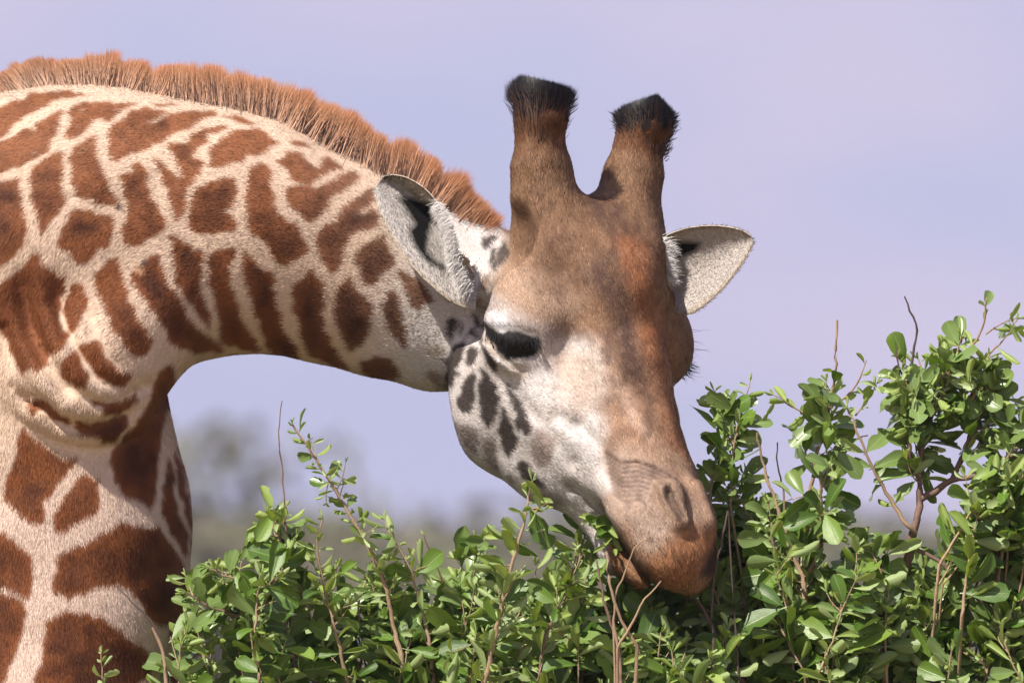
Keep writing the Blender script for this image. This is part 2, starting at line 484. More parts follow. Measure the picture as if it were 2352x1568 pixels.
def over(mask, col, op=1.0):
    a = (mask * op)[..., None]
    CM[:] = CM * (1 - a) + np.asarray(col) * a
def pp(tile, pts, col, feather=4, op=1.0, smooth=True): over(poly_mask(TT(*tile, pts), feather, smooth), col, op)
def ll(tile, pts, wid, col, op=1.0): over(line_mask(TT(*tile, pts), wid), col, op)

A1 = (0, 200); A2 = (0, 900); A3 = (0, 1648); A4 = (700, 500); H1 = (1300, 550); B2 = (1500, 1050); C2 = (1500, 1648)
# cream turns whiter towards the head and paler on the chest
over(np.clip((XX - 820 + .25 * (YY - 600)) / 190, 0, 1), (.60, .565, .54))
over(np.clip((YY - 950) / 250, 0, 1) * (XX < 600), (.72, .55, .45))
over(np.clip(.5 + .5 * N2, 0, 1), CM.mean((0, 1)) * 0 + np.array([.50, .37, .27]), .18)
NECK = [
 (A1, [(-160, 430), (-40, 380), (100, 310), (250, 255), (400, 235), (520, 248), (650, 280), (560, 285), (440, 310), (330, 350), (220, 405), (120, 470), (50, 550), (-40, 610), (-160, 700)]),
 (A1, [(-160, 720), (-40, 640), (60, 590), (200, 500), (250, 540), (265, 470), (340, 420), (470, 375), (440, 450), (410, 560), (370, 650), (280, 720), (150, 780), (50, 820), (-40, 860), (-160, 930)]),
 (A1, [(560, 345), (700, 322), (860, 330), (985, 335), (900, 380), (820, 450), (770, 470), (690, 450), (640, 500), (560, 570), (470, 590), (500, 480), (510, 390)]),
 (A1, [(1000, 370), (1080, 370), (1210, 385), (1130, 440), (1070, 490), (1180, 430), (1290, 400), (1420, 390), (1560, 400), (1500, 450), (1400, 490), (1300, 540), (1180, 580), (1110, 630), (1010, 670), (920, 710), (830, 755), (790, 700), (780, 600), (790, 500), (870, 450)]),
 (A1, [(1070, 325), (1170, 322), (1290, 345), (1180, 348)]),
 (A1, [(1590, 440), (1660, 425), (1760, 445), (1820, 480), (1700, 472)]),
 (A1, [(1530, 490), (1640, 500), (1570, 545), (1500, 570), (1470, 620), (1400, 690), (1420, 740), (1460, 760), (1450, 830), (1390, 890), (1350, 960), (1350, 1050), (1300, 1160), (1270, 1160), (1230, 1050), (1190, 950), (1150, 850), (1110, 760), (1120, 700), (1170, 760), (1230, 830), (1320, 880), (1280, 780), (1230, 690), (1190, 640), (1290, 620), (1350, 580), (1420, 530)]),
 (A1, [(1600, 580), (1700, 525), (1830, 515), (1900, 540), (1960, 600), (2010, 610), (1960, 650), (1860, 700), (1750, 740), (1620, 780), (1510, 800), (1490, 690), (1530, 640)]),
 (A1, [(2090, 590), (2160, 610), (2240, 655), (2170, 650), (2080, 615)]),
 (A1, [(380, 690), (470, 685), (475, 780), (455, 870), (460, 960), (480, 1030), (440, 1120), (380, 1180), (320, 1270), (300, 1180), (260, 1080), (235, 960), (225, 870), (260, 780)]),
 (A1, [(-160, 960), (-40, 920), (80, 870), (165, 850), (165, 980), (180, 1080), (215, 1180), (215, 1300), (130, 1400), (40, 1480), (-40, 1560), (-160, 1620)]),
 (A1, [(540, 640), (610, 590), (690, 545), (705, 640), (690, 720), (740, 780), (770, 860), (820, 960), (870, 1030), (800, 1060), (700, 1050), (600, 1030), (545, 960), (520, 840), (515, 730)]),
 (A1, [(540, 1085), (640, 1105), (740, 1120), (830, 1130), (830, 1210), (800, 1310), (720, 1390), (640, 1450), (590, 1465), (530, 1420), (470, 1390), (410, 1320), (440, 1240), (490, 1170)]),
 (A1, [(960, 770), (1000, 755), (1045, 790), (1060, 880), (1090, 970), (1120, 1060), (1180, 1130), (1195, 1220), (1130, 1270), (1050, 1310), (1010, 1355), (940, 1350), (885, 1310), (910, 1200), (920, 1080), (890, 960), (865, 850), (940, 830)]),
 (A1, [(1640, 860), (1700, 900), (1700, 1000), (1650, 1080), (1600, 1110), (1680, 1140), (1690, 1250), (1580, 1260), (1480, 1270), (1350, 1210), (1360, 1100), (1390, 990), (1480, 920), (1560, 880)]),
 (A1, [(1800, 800), (1900, 770), (1935, 810), (1945, 920), (1970, 1010), (1980, 1100), (2060, 1170), (2150, 1240), (2195, 1320), (2180, 1420), (2100, 1470), (2030, 1500), (1960, 1440), (1920, 1370), (1850, 1290), (1780, 1240), (1770, 1100), (1770, 930)]),
 (A4, [(580, 120), (680, 75), (760, 90), (830, 180), (880, 180), (930, 130), (1060, 185), (950, 240), (880, 290), (820, 340), (800, 330), (740, 310), (680, 300), (660, 240), (620, 180)]),
 (A4, [(640, 370), (700, 325), (780, 330), (860, 350), (960, 300), (1040, 240), (1120, 215), (1200, 270), (1100, 330), (1000, 390), (960, 430), (930, 500), (850, 570), (820, 590), (740, 520), (660, 470)]),
 (A4, [(1260, 330), (1180, 370), (1100, 430), (1050, 480), (1010, 540), (1020, 580), (950, 590), (890, 650), (865, 740), (870, 830), (920, 890), (990, 945), (1040, 880), (1060, 780), (1080, 720), (1180, 660), (1290, 600), (1330, 560), (1280, 490), (1200, 510), (1150, 530), (1230, 480), (1280, 440)]),
 (A4, [(1330, 660), (1260, 720), (1200, 760), (1150, 820), (1135, 880), (1170, 960), (1250, 1045), (1330, 990), (1380, 920), (1420, 880), (1400, 800), (1360, 720)]),
 (A4, [(1450, 930), (1530, 960), (1640, 1030), (1670, 1090), (1700, 1150), (1650, 1180), (1580, 1205), (1520, 1170), (1505, 1090), (1510, 1050), (1450, 990)]),
 (A4, [(1370, 1100), (1420, 1080), (1450, 1150), (1480, 1280), (1495, 1400), (1490, 1490), (1440, 1450), (1380, 1360), (1340, 1220)]),
 (A4, [(1080, 965), (1150, 1050), (1220, 1130), (1265, 1190), (1250, 1290), (1230, 1380), (1150, 1480), (1100, 1510), (1050, 1440), (1000, 1310), (985, 1180), (1010, 1050)]),
 (A4, [(820, 905), (850, 970), (920, 1060), (925, 1180), (920, 1300), (960, 1420), (1040, 1560), (1100, 1650), (900, 1580), (800, 1520), (730, 1350), (695, 1200), (690, 1050), (760, 980)]),
 (A4, [(345, 760), (400, 820), (460, 900), (560, 960), (580, 1080), (590, 1200), (620, 1320), (680, 1440), (740, 1560), (620, 1570), (500, 1490), (460, 1380), (420, 1200), (370, 1080), (330, 950)]),
 (A4, [(100, 830), (180, 770), (290, 755), (270, 860), (250, 960), (290, 1100), (330, 1250), (380, 1370), (460, 1490), (300, 1480), (190, 1440), (170, 1300), (140, 1150), (100, 1000)]),
 (A4, [(1170, 1600), (1290, 1550), (1410, 1580), (1460, 1700), (1340, 1730), (1220, 1690)]),
 (A2, [(850, 35), (880, 120), (900, 220), (950, 330), (1000, 440), (1060, 540), (1110, 640), (1060, 720), (960, 730), (900, 650), (850, 560), (790, 450), (740, 340), (700, 230), (690, 170), (740, 90)]),
 (A2, [(1040, 60), (1100, 10), (1160, 10), (1180, 120), (1230, 240), (1290, 330), (1340, 450), (1400, 530), (1490, 580), (1600, 690), (1450, 710), (1300, 680), (1200, 590), (1150, 480), (1080, 400), (1010, 290), (965, 200), (960, 130), (1000, 100)]),
 (A2, [(1230, -120), (1290, -100), (1440, 0), (1455, 60), (1440, 180), (1450, 320), (1490, 430), (1500, 520), (1440, 480), (1370, 380), (1310, 300), (1260, 180), (1235, 30)]),
 (A2, [(-160, 350), (-40, 270), (60, 190), (180, 90), (240, 0), (300, 0), (330, 70), (400, 130), (480, 160), (480, 260), (430, 330), (440, 470), (500, 560), (520, 620), (420, 690), (360, 740), (330, 820), (230, 820), (150, 850), (90, 720), (60, 640), (-10, 560), (-160, 480)]),
 (A2, [(540, 205), (610, 230), (640, 310), (630, 420), (590, 500), (520, 570), (480, 480), (440, 400), (490, 300)]),
 (A2, [(560, 660), (650, 620), (720, 640), (740, 720), (810, 790), (900, 840), (970, 870), (940, 920), (850, 950), (760, 920), (690, 850), (620, 760)]),
 (A2, [(470, 740), (560, 700), (600, 790), (650, 870), (640, 930), (600, 960), (500, 910), (440, 840)]),
 (A2, [(660, 1040), (780, 1055), (900, 1035), (1000, 970), (960, 1050), (880, 1130), (800, 1150), (720, 1100)]),
 (A2, [(200, 1070), (280, 1020), (360, 1060), (430, 1120), (520, 1200), (450, 1210), (380, 1180), (310, 1130), (250, 1150), (210, 1110)]),
 (A2, [(560, 1180), (680, 1200), (800, 1170), (900, 1150), (930, 1200), (900, 1260), (820, 1330), (740, 1360), (720, 1300), (600, 1290), (550, 1240)]),
 (A3, [(150, -250), (230, -200), (330, -120), (430, -60), (570, -30), (500, 50), (390, 160), (330, 270), (290, 430), (210, 410), (110, 320), (20, 260), (40, 140), (70, 60), (110, -60)]),
 (A3, [(1130, -640), (1240, -700), (1240, -440), (1160, -350), (1130, -180), (1120, 0), (1110, 150), (1070, 300), (990, 270), (880, 230), (830, 130), (790, 30), (770, -60), (900, -200), (1000, -330), (1080, -450)]),
 (A3, [(600, 60), (680, 100), (710, 180), (700, 320), (600, 390), (500, 450), (430, 490), (385, 460), (400, 330), (470, 200), (560, 110)]),
 (A3, [(1160, 40), (1190, -40), (1230, 60), (1230, 200), (1270, 380), (1320, 520), (1340, 660), (1290, 650), (1220, 520), (1160, 400), (1140, 280)]),
 (A3, [(1215, -160), (1290, 100), (1340, 320), (1380, 520), (1410, 700), (1370, 700), (1330, 480), (1290, 300), (1250, 150)]),
 (A3, [(420, 640), (560, 580), (700, 500), (800, 450), (850, 410), (1000, 440), (1080, 460), (1130, 450), (1180, 540), (1250, 640), (1300, 730), (1330, 860), (1330, 1000), (1290, 1130), (1190, 1170), (1080, 1140), (1010, 1010), (940, 930), (820, 870), (700, 890), (560, 940), (450, 930), (370, 880), (390, 760)]),
 (A3, [(-160, 470), (-40, 490), (60, 500), (130, 560), (220, 650), (250, 760), (230, 870), (200, 970), (120, 920), (40, 870), (-160, 860)]),
 (A3, [(-160, 880), (-40, 890), (40, 900), (130, 950), (190, 1030), (160, 1140), (160, 1230), (110, 1340), (60, 1480), (0, 1600), (-160, 1680)]),
 (A3, [(450, 1040), (560, 1060), (680, 1060), (790, 1130), (880, 1220), (1000, 1300), (1090, 1380), (1090, 1470), (1010, 1560), (940, 1660), (700, 1700), (300, 1700), (240, 1560), (290, 1420), (300, 1290), (330, 1130)]),
 (A3, [(1180, 1400), (1240, 1340), (1280, 1450), (1280, 1600), (1160, 1620)]),
 (A3, [(1190, 1180), (1270, 1200), (1270, 1280), (1190, 1290)]),
]
pm = np.zeros((MH, MW))
for t, p in NECK: pm = np.maximum(pm, poly_mask(TT(*t, p), 0))
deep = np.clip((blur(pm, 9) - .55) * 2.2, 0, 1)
low = np.clip((YY - 330 - np.clip(XX - 500, 0, 900) * .18) / 330, 0, 1)  # lower neck patches darker, its shaded underside partly put into the colour
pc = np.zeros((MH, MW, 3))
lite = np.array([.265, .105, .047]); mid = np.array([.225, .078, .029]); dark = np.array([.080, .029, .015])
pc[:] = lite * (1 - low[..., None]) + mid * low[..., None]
dk = np.clip(deep * (.30 + .45 * low) + .36 * N1 * deep + .22 * N2, 0, 1) * (1 - .6 * np.clip((330 - XX) / 120, 0, 1) * np.clip((YY - 520) / 80, 0, 1) * np.clip((900 - YY) / 80, 0, 1))  # cores kept lighter on the throat folds, sunlight put into the colour
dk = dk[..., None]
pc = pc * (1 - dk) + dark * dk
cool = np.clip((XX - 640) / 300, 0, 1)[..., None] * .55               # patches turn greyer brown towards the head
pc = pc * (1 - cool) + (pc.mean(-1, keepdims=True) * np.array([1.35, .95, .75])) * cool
mk = blur(pm, 1)[..., None]
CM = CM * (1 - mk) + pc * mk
# pale flecks on the worn upper patches, the sore on the neck
over(np.clip(N3 - 1.2, 0, 1) * pm * (XX < 420) * (YY < 450), (.5, .36, .27), .5)
pp(A2, [(985, 85), (1010, 60), (1050, 130), (1020, 150), (975, 130)], (.55, .33, .2), 2)
pp(A2, [(1015, 40), (1040, 40), (1045, 90), (1025, 95)], (.05, .05, .06), 1)
ll(A1, [(862, 1050), (872, 1075)], 5, (.04, .03, .03)); ll(A1, [(1746, 1135), (1752, 1138)], 3, (.06, .05, .05))

# ---- head
STK = smooth_noise((MH, MW), 3, 51) * .6 + smooth_noise((MH * 1, MW), 7, 52) * .6
CT = (.200, .114, .064); CL = (.43, .305, .22); CD = (.075, .042, .032); CO = (.300, .120, .050); CWH = (.60, .555, .53); CS = (.034, .024, .020)
pp(H1, [(960, 300), (1000, -200), (960, -600), (2300, -600), (2250, 300), (2200, 700), (2400, 950), (2500, 1450), (2500, 1700), (2150, 1700), (2050, 1500), (1900, 1300), (1700, 1250), (1500, 1260), (1300, 1230), (1120, 1130), (1000, 1060), (900, 980), (960, 800), (1010, 640), (1000, 500)], CT, 16)
pp(H1, [(930, 850), (1080, 780), (1300, 880), (1500, 1000), (1560, 1150), (1400, 1250), (1200, 1180), (1000, 1080), (880, 1000)], CL, 40, .75)
pp(B2, [(850, 330), (1200, 300), (1300, 500), (1360, 700), (1290, 900), (1330, 1100), (1330, 1250), (1450, 1150), (1700, 1250), (1900, 1350), (2150, 1500), (2100, 1200), (2000, 800), (1900, 500), (1800, 300), (1500, 100), (1200, 150)], (.31, .18, .108), 24)
pp(B2, [(880, 420), (1050, 380), (1250, 470), (1300, 620), (1250, 800), (1150, 880), (1030, 760), (950, 600)], (.47, .36, .285), 30, .85)
pp(B2, [(1330, 480), (1440, 560), (1520, 760), (1600, 900), (1700, 1080), (1600, 1040), (1480, 920), (1400, 780), (1320, 640)], (.47, .33, .245), 12, .8)
ll(H1, [(1850, 650), (1950, 900), (1990, 1150), (2080, 1420)], 34, CO, .85)
ll(B2, [(1620, 250), (1700, 480), (1770, 700), (1830, 950), (1890, 1150)], 30, CO, .75)
ll(H1, [(1750, 960), (1820, 1150), (1850, 1350), (1930, 1500)], 34, CD, .8)
ll(B2, [(1440, 220), (1480, 420), (1470, 600)], 24, CD, .9); ll(B2, [(1330, 320), (1330, 480)], 14, CD, .8); ll(B2, [(1530, 560), (1610, 760), (1640, 950)], 20, CD, .72)
ll(B2, [(1340, 620), (1390, 720), (1430, 850)], 12, (.13, .08, .055), .6)
pp(B2, [(1310, 690), (1380, 740), (1420, 850), (1330, 860), (1250, 830), (1260, 750)], (.20, .115, .072), 12, .75)
pp(B2, [(1340, 1130), (1345, 1030), (1400, 940), (1480, 930), (1530, 980), (1460, 1080), (1400, 1140)], (.165, .094, .06), 9, .8)
pp(B2, [(1540, 1060), (1640, 1070), (1760, 1140), (1800, 1210), (1680, 1190), (1570, 1130)], (.13, .078, .055), 10, .7)
ll(B2, [(1850, 780), (1880, 1000), (1930, 1180), (1990, 1350), (2030, 1480)], 9, (.12, .075, .055), .55)
for a in ([(1640, 330), (1690, 420)], [(1790, 400), (1800, 450)], [(1740, 520), (1750, 560)], [(1570, 270), (1620, 280)], [(1850, 540), (1870, 570)]): ll(H1, a, 17, CD, .85)
ll(H1, [(1800, 640), (1760, 740), (1680, 830), (1600, 860)], 26, CD, .8); ll(H1, [(1640, 890), (1740, 940), (1830, 1010)], 20, CD, .85)
ll(H1, [(1330, 600), (1400, 760), (1360, 870)], 60, (.15, .082, .052), .6)
ll(H1, [(1870, 640), (1960, 660), (2020, 760)], 24, CO, .6)
over(np.clip(N2 * .9, 0, 1) * poly_mask(TT(*H1, [(1100, 0), (2100, 0), (2200, 1500), (1300, 1300)]), 30), (.10, .058, .04), .3)
over(np.clip(N3 * .8 - .3, 0, 1) * poly_mask(TT(*B2, [(1200, 100), (1900, 0), (2050, 1400), (1300, 1400)]), 30), (.13, .075, .05), .4)
pp(B2, [(430, 60), (560, 40), (640, 90), (560, 130), (470, 150), (430, 240)], (.24, .185, .16), 12, .75)
ll(B2, [(680, 180), (800, 260), (930, 280)], 26, (.16, .10, .075), .5)
pp(B2, [(480, 140), (560, 130), (640, 180), (655, 250), (560, 255), (490, 235)], (.50, .49, .50), 6, .9)
EYE = [(430, 235), (560, 258), (700, 258), (810, 290), (860, 350), (820, 415), (730, 450), (620, 455), (540, 400), (470, 315)]
pp(B2, EYE, (.010, .009, .009), 4)
ll(B2, [(470, 330), (560, 450), (680, 535), (760, 570)], 5, (.42, .33, .25), .8)
SPOTS = [[(200, 180), (285, 185), (245, 270), (212, 350), (185, 260)], [(210, 380), (320, 330), (310, 430), (270, 550), (230, 640), (190, 690), (172, 560)],
 [(350, 370), (402, 380), (402, 450), (370, 515), (320, 512), (340, 420)], [(310, 590), (380, 585), (402, 680), (382, 830), (300, 832), (250, 790), (280, 700)],
 [(418, 535), (480, 570), (540, 660), (557, 760), (540, 900), (500, 955), (460, 920), (430, 850), (425, 700)], [(445, 385), (510, 420), (555, 520), (555, 575), (520, 540), (470, 485)],
 [(600, 630), (660, 690), (722, 740), (742, 800), (792, 880), (772, 1005), (730, 1002), (690, 920), (650, 780)], [(590, 790), (650, 880), (690, 970), (702, 1080), (660, 1155), (620, 1145), (570, 1030), (558, 920)],
 [(700, 1190), (760, 1210), (830, 1300), (905, 1360), (870, 1392), (780, 1335), (690, 1250)], [(368, 228), (402, 268), (402, 315), (370, 302)], [(392, 148), (432, 170), (422, 232), (392, 212)],
 [(425, 310), (450, 330), (440, 360), (425, 345)], [(270, 270), (310, 190), (320, 220), (285, 280)]]
for p in SPOTS: pp(B2, p, CS, 5, .96)
for p, c in (([(850, 955), (940, 1000), (962, 1090), (900, 1232), (850, 1232), (790, 1120), (800, 1010)], (.27, .21, .18)), ([(230, 930), (330, 925), (400, 980), (422, 1070), (400, 1155), (330, 1100), (260, 1000)], (.17, .135, .115)),
             ([(470, 1030), (530, 1060), (552, 1150), (562, 1270), (500, 1225), (460, 1150)], (.16, .13, .11)), ([(155, 750), (222, 830), (205, 910), (165, 860)], (.14, .11, .095)), ([(388, 25), (432, 38), (422, 105), (388, 92)], (.20, .13, .10)),
             ([(40, 580), (110, 560), (165, 610), (150, 690), (90, 640)], (.22, .16, .13)), ([(620, 1280), (690, 1320), (640, 1350)], (.16, .13, .11)), ([(60, 360), (150, 380), (160, 430), (60, 430)], (.40, .33, .27))):
    pp(B2, p, c, 7, .9)
for p in ([(860, 430), (960, 345), (990, 420), (960, 475), (880, 492)], [(848, 590), (932, 578), (905, 640), (848, 675)], [(888, 690), (942, 648), (932, 760), (888, 805)], [(918, 805), (955, 680), (1010, 615), (1022, 700), (980, 785), (925, 860)]): pp(H1, p, CS, 5, .92)
pp(H1, [(840, 880), (892, 868), (872, 972), (828, 950)], (.26, .18, .14), 5, .9)
# muzzle
pp(C2, [(1330, -150), (1600, -150), (1850, -50), (2050, 150), (2160, 450), (2160, 700), (2000, 950), (1700, 980), (1500, 800), (1420, 560), (1330, 380), (1290, 250), (1370, 180), (1320, 30)], (.30, .195, .13), 12)
pp(C2, [(1310, -120), (1500, -60), (1700, 30), (1780, 110), (1660, 130), (1640, 200), (1700, 350), (1800, 430), (1760, 560), (1620, 640), (1500, 560), (1440, 450), (1330, 350), (1240, 350), (1290, 230), (1370, 180), (1330, 30)], (.35, .26, .205), 22, .9)
over(np.clip(N3 * .9 - .1, 0, 1) * poly_mask(TT(*C2, [(1380, 200), (1650, 200), (1800, 500), (1650, 640), (1450, 450)]), 14), (.15, .095, .072), .55)
for i, q in enumerate(WR): over(line_mask(TT(*B2, q), 3.3 if i % 2 else 4.0, False), (.085, .052, .042), .8 if i < 6 else .55)  # crease shade painted as dark lines along the carved wrinkles
pp(C2, [(1640, 150), (1700, 100), (1780, 110), (1850, 170), (1900, 300), (1940, 430), (1840, 480), (1780, 400), (1690, 320)], (.27, .185, .13), 6)
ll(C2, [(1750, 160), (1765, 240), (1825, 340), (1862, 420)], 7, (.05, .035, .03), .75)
pp(C2, [(1820, 470), (1930, 430), (2080, 470), (2120, 560), (2050, 700), (1900, 900), (1750, 900), (1620, 800), (1570, 700), (1680, 650), (1760, 560)], (.30, .135, .058), 26, .92)
ll(C2, [(1930, 250), (1965, 350), (1985, 470)], 13, (.13, .09, .075), .6)
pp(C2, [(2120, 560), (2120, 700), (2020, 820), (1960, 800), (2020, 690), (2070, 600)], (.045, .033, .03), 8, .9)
pp(C2, [(1330, 580), (1470, 600), (1560, 770), (1700, 900), (1830, 960), (1800, 1010), (1600, 1000), (1440, 900), (1370, 760)], (.28, .145, .075), 8)
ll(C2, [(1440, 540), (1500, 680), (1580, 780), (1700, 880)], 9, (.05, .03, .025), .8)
ll(C2, [(1460, 460), (1510, 600), (1560, 690)], 9, (.42, .25, .16), .6)
pp(C2, [(830, 180), (1000, 230), (1030, 310), (900, 330), (850, 260)], (.24, .2, .18), 10, .8)
ll(C2, [(1050, 165), (1160, 255), (1250, 375)], 7, (.17, .14, .13), .6)
for i in range(40):                                     # whisker roots on the lip
    a, b = rng.normal((1830, 660), (75, 60)); ll(C2, [(a, b), (a + 4, b + 4)], 2.6, (.05, .03, .02), .7)
over(np.clip(STK * .8, 0, 1) * poly_mask(TT(*H1, [(960, -300), (2300, -300), (2500, 1500), (2450, 2600), (1900, 2600), (1500, 1400), (1100, 1000)]), 30), (.085, .046, .03), .42)
over(np.clip(-STK * .7, 0, 1) * poly_mask(TT(*H1, [(960, -300), (2300, -300), (2500, 1500), (2450, 2600), (1900, 2600), (1500, 1400), (1100, 1000)]), 30), (.40, .26, .16), .24)
# horn tips
tipn = 14 * smooth_noise((MH, MW), 6, 21)
over(np.clip((372 - YY + 1.5 * tipn - np.clip((XX - 1340) * .12, 0, 30) * -1) / 60, 0, 1) * (YY < 420) * (XX > 1100), (.12, .05, .024), .9)
over(np.clip((278 - YY + tipn + np.where(XX > 1340, 26, 0)) / 22, 0, 1) * (YY < 420) * (XX > 1100), (.010, .010, .012))

def sample_map(x, y):
    j = np.clip((x - MX0) / MR, 0, MW - 1.001); i = np.clip((y - MY0) / MR, 0, MH - 1.001)
    j0 = j.astype(int); i0 = i.astype(int); fj = (j - j0)[:, None]; fi = (i - i0)[:, None]
    return (CM[i0, j0] * (1 - fj) + CM[i0, j0 + 1] * fj) * (1 - fi) + (CM[i0 + 1, j0] * (1 - fj) + CM[i0 + 1, j0 + 1] * fj) * fi
def coat_xy(p, nrm):
    """map position of a surface point; the far side of the head mirrors the near side"""
    q = p[:, :2].copy()
    wv = (p - HO) @ hw
    headish = (p[:, 0] > 1090) & (wv < -10) & (nrm[:, 2] > -.12)
    if headish.any():
        m = mir(p[headish]); q[headish] = m[:, :2]
    return q
# ------------------------------------------------------------------ giraffe: mesh, fur, mane, tufts, lashes
gv, gf = extract((-150, 60, -420), (1760, 1680, 620), 5, detail=detail)
print('body', gv.min(0), gv.max(0), len(gf))
nb0 = len(gv)
BV = np.concatenate([gv, ev1, ev2]); BF = np.concatenate([gf, ef1 + nb0, ef2 + nb0 + len(ev1)])
def face_normals(V, F):
    n = np.cross(V[F[:, 2]] - V[F[:, 0]], V[F[:, 3]] - V[F[:, 1]])
    a = np.linalg.norm(n, axis=1); return n / (a[:, None] + 1e-9), a * .5
fn, fa = face_normals(BV, BF)
vn = np.zeros_like(BV)
for k in range(4): np.add.at(vn, BF[:, k], fn * fa[:, None])
vn /= np.linalg.norm(vn, axis=1, keepdims=True) + 1e-9
# outward check: design space has y down, so the sign is set by the bulk
if ((BV[:nb0] - BV[:nb0].mean(0)) * vn[:nb0]).sum(1).mean() < 0: vn = -vn; fn = -fn

vc = np.zeros((len(BV), 3))
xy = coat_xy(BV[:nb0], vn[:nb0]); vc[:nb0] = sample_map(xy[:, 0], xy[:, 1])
def inpoly(x, y, pts):
    ins = np.zeros(len(x), bool)
    for a, b in zip(pts, pts[1:] + pts[:1]):
        if a[1] == b[1]: continue
        ins ^= ((a[1] > y) != (b[1] > y)) & (x < (b[0] - a[0]) * (y - a[1]) / (b[1] - a[1]) + a[0])
    return ins
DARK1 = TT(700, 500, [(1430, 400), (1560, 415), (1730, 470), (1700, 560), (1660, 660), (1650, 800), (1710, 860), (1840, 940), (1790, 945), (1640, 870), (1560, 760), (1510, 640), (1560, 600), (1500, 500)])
DARK2 = [(1518, 560), (1560, 553), (1612, 556), (1598, 578), (1560, 592), (1528, 602)]  # ear hollows painted near-black: dark skin, with the cup's shade in the colour
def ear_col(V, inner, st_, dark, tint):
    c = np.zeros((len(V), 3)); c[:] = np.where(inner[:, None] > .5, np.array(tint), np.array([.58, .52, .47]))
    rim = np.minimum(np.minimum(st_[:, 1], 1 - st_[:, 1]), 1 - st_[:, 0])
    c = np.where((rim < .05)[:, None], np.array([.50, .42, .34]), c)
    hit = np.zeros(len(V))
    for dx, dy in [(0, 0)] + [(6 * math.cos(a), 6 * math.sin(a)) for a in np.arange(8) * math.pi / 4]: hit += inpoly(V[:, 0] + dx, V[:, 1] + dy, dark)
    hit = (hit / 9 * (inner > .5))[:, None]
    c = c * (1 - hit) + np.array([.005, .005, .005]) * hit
    return c
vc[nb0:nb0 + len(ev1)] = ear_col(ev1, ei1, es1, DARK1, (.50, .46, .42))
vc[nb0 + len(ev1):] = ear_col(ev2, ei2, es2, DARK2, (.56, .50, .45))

m_skin, nd, lk, bs = new_mat('giraffe_skin')
ca = nd.new('ShaderNodeVertexColor'); ca.layer_name = 'coat'
nz = nd.new('ShaderNodeTexNoise'); nz.inputs['Scale'].default_value = 420; nz.inputs['Detail'].default_value = 4
mx = nd.new('ShaderNodeMix'); mx.data_type = 'RGBA'; mx.blend_type = 'MULTIPLY'; mx.inputs['Factor'].default_value = .5
rp = nd.new('ShaderNodeValToRGB'); rp.color_ramp.elements[0].position = .3; rp.color_ramp.elements[0].color = (.55, .55, .55, 1); rp.color_ramp.elements[1].position = .7
lk.new(nz.outputs['Fac'], rp.inputs['Fac']); lk.new(ca.outputs['Color'], mx.inputs['A']); lk.new(rp.outputs['Color'], mx.inputs['B'])
lk.new(mx.outputs['Result'], bs.inputs['Base Color']); bs.inputs['Roughness'].default_value = .75; bs.inputs['Specular IOR Level'].default_value = .2
bp = nd.new('ShaderNodeBump'); bp.inputs['Strength'].default_value = .35; bp.inputs['Distance'].default_value = .002
lk.new(nz.outputs['Fac'], bp.inputs['Height']); lk.new(bp.outputs['Normal'], bs.inputs['Normal'])

root = bpy.data.objects.new('giraffe', None); COL.objects.link(root)
tag(root, 'brown patched giraffe bending its neck down to browse green leaves', 'giraffe')
ROOTLOC = np.array([-1.05, .40, 0.0]); root.location = ROOTLOC
def gmesh(name, V, F, mat, smooth=True):
    o = mesh_from(name, W(V) - ROOTLOC, F, mat, root, smooth); return o
# trunk, legs and tail beyond the picture, coarser
GY = 784 + 2.62 / S
for a, b, ra, rb in (((90, 1640, 270), (40, 1950, 330), 330, 400), ((40, 1950, 330), (-420, 1900, 720), 410, 440), ((-420, 1900, 720), (-820, 1960, 1050), 440, 400)):
    rc(a, b, ra, rb, 80)
for lx, ld, bx, bd in ((110, 130, 1, 0), (20, 470, 1, 0), (-930, 960, -1, 1), (-800, 1270, -1, 1)):
    kn = 3500 + 60 * bd
    rc((lx, 2150, ld), (lx + 10 * bx, 2850, ld), 210, 105, 90); rc((lx + 10 * bx, 2850, ld), (lx + (0 if not bd else -90), kn, ld), 105, 74, 40)
    rc((lx + (0 if not bd else -90), kn, ld), (lx - 10, GY - 240, ld), 70, 52, 30); rc((lx - 10, GY - 240, ld), (lx + 25, GY - 75, ld - 5), 60, 84, 24)
rc((-1180, 1900, 1330), (-1260, 3000, 1420), 40, 22, 60)
cv, cf = extract((-1700, 60, -420), (700, GY + 60, 1900), 18)
inside = (cv[:, 0] > -96) & (cv[:, 1] < 1636)
cf = cf[~inside[cf].any(1)]
used = np.unique(cf); mp_ = np.full(len(cv), -1); mp_[used] = np.arange(len(used)); cv = cv[used]; cf = mp_[cf]
cv[:, 1] = np.minimum(cv[:, 1], GY)
sd_ = np.random.default_rng(60).uniform((-1700, 60, -420), (700, 4900, 1900), (420, 3))
d2 = np.sort(np.stack([((cv - q_) ** 2).sum(1) for q_ in sd_], 1) ** .5, axis=1)[:, :2]
patch = np.clip((d2[:, 1] - d2[:, 0] - 34) / 12, 0, 1)[:, None]
cc_ = np.array([.70, .52, .385]) * (1 - patch) + np.array([.17, .06, .024]) * patch
hoof = (cv[:, 1] > GY - 110); cc_[hoof] = (.05, .04, .035)
inmap = (cv[:, 0] > -190) & (cv[:, 1] < 1700); cc_[inmap] = sample_map(cv[inmap, 0], cv[inmap, 1])
BV2 = np.concatenate([BV, cv]); BF2 = np.concatenate([BF, cf + len(BV)])
body = gmesh('body', BV2, BF2, m_skin); set_color(body.data, 'coat', np.concatenate([vc, cc_]))

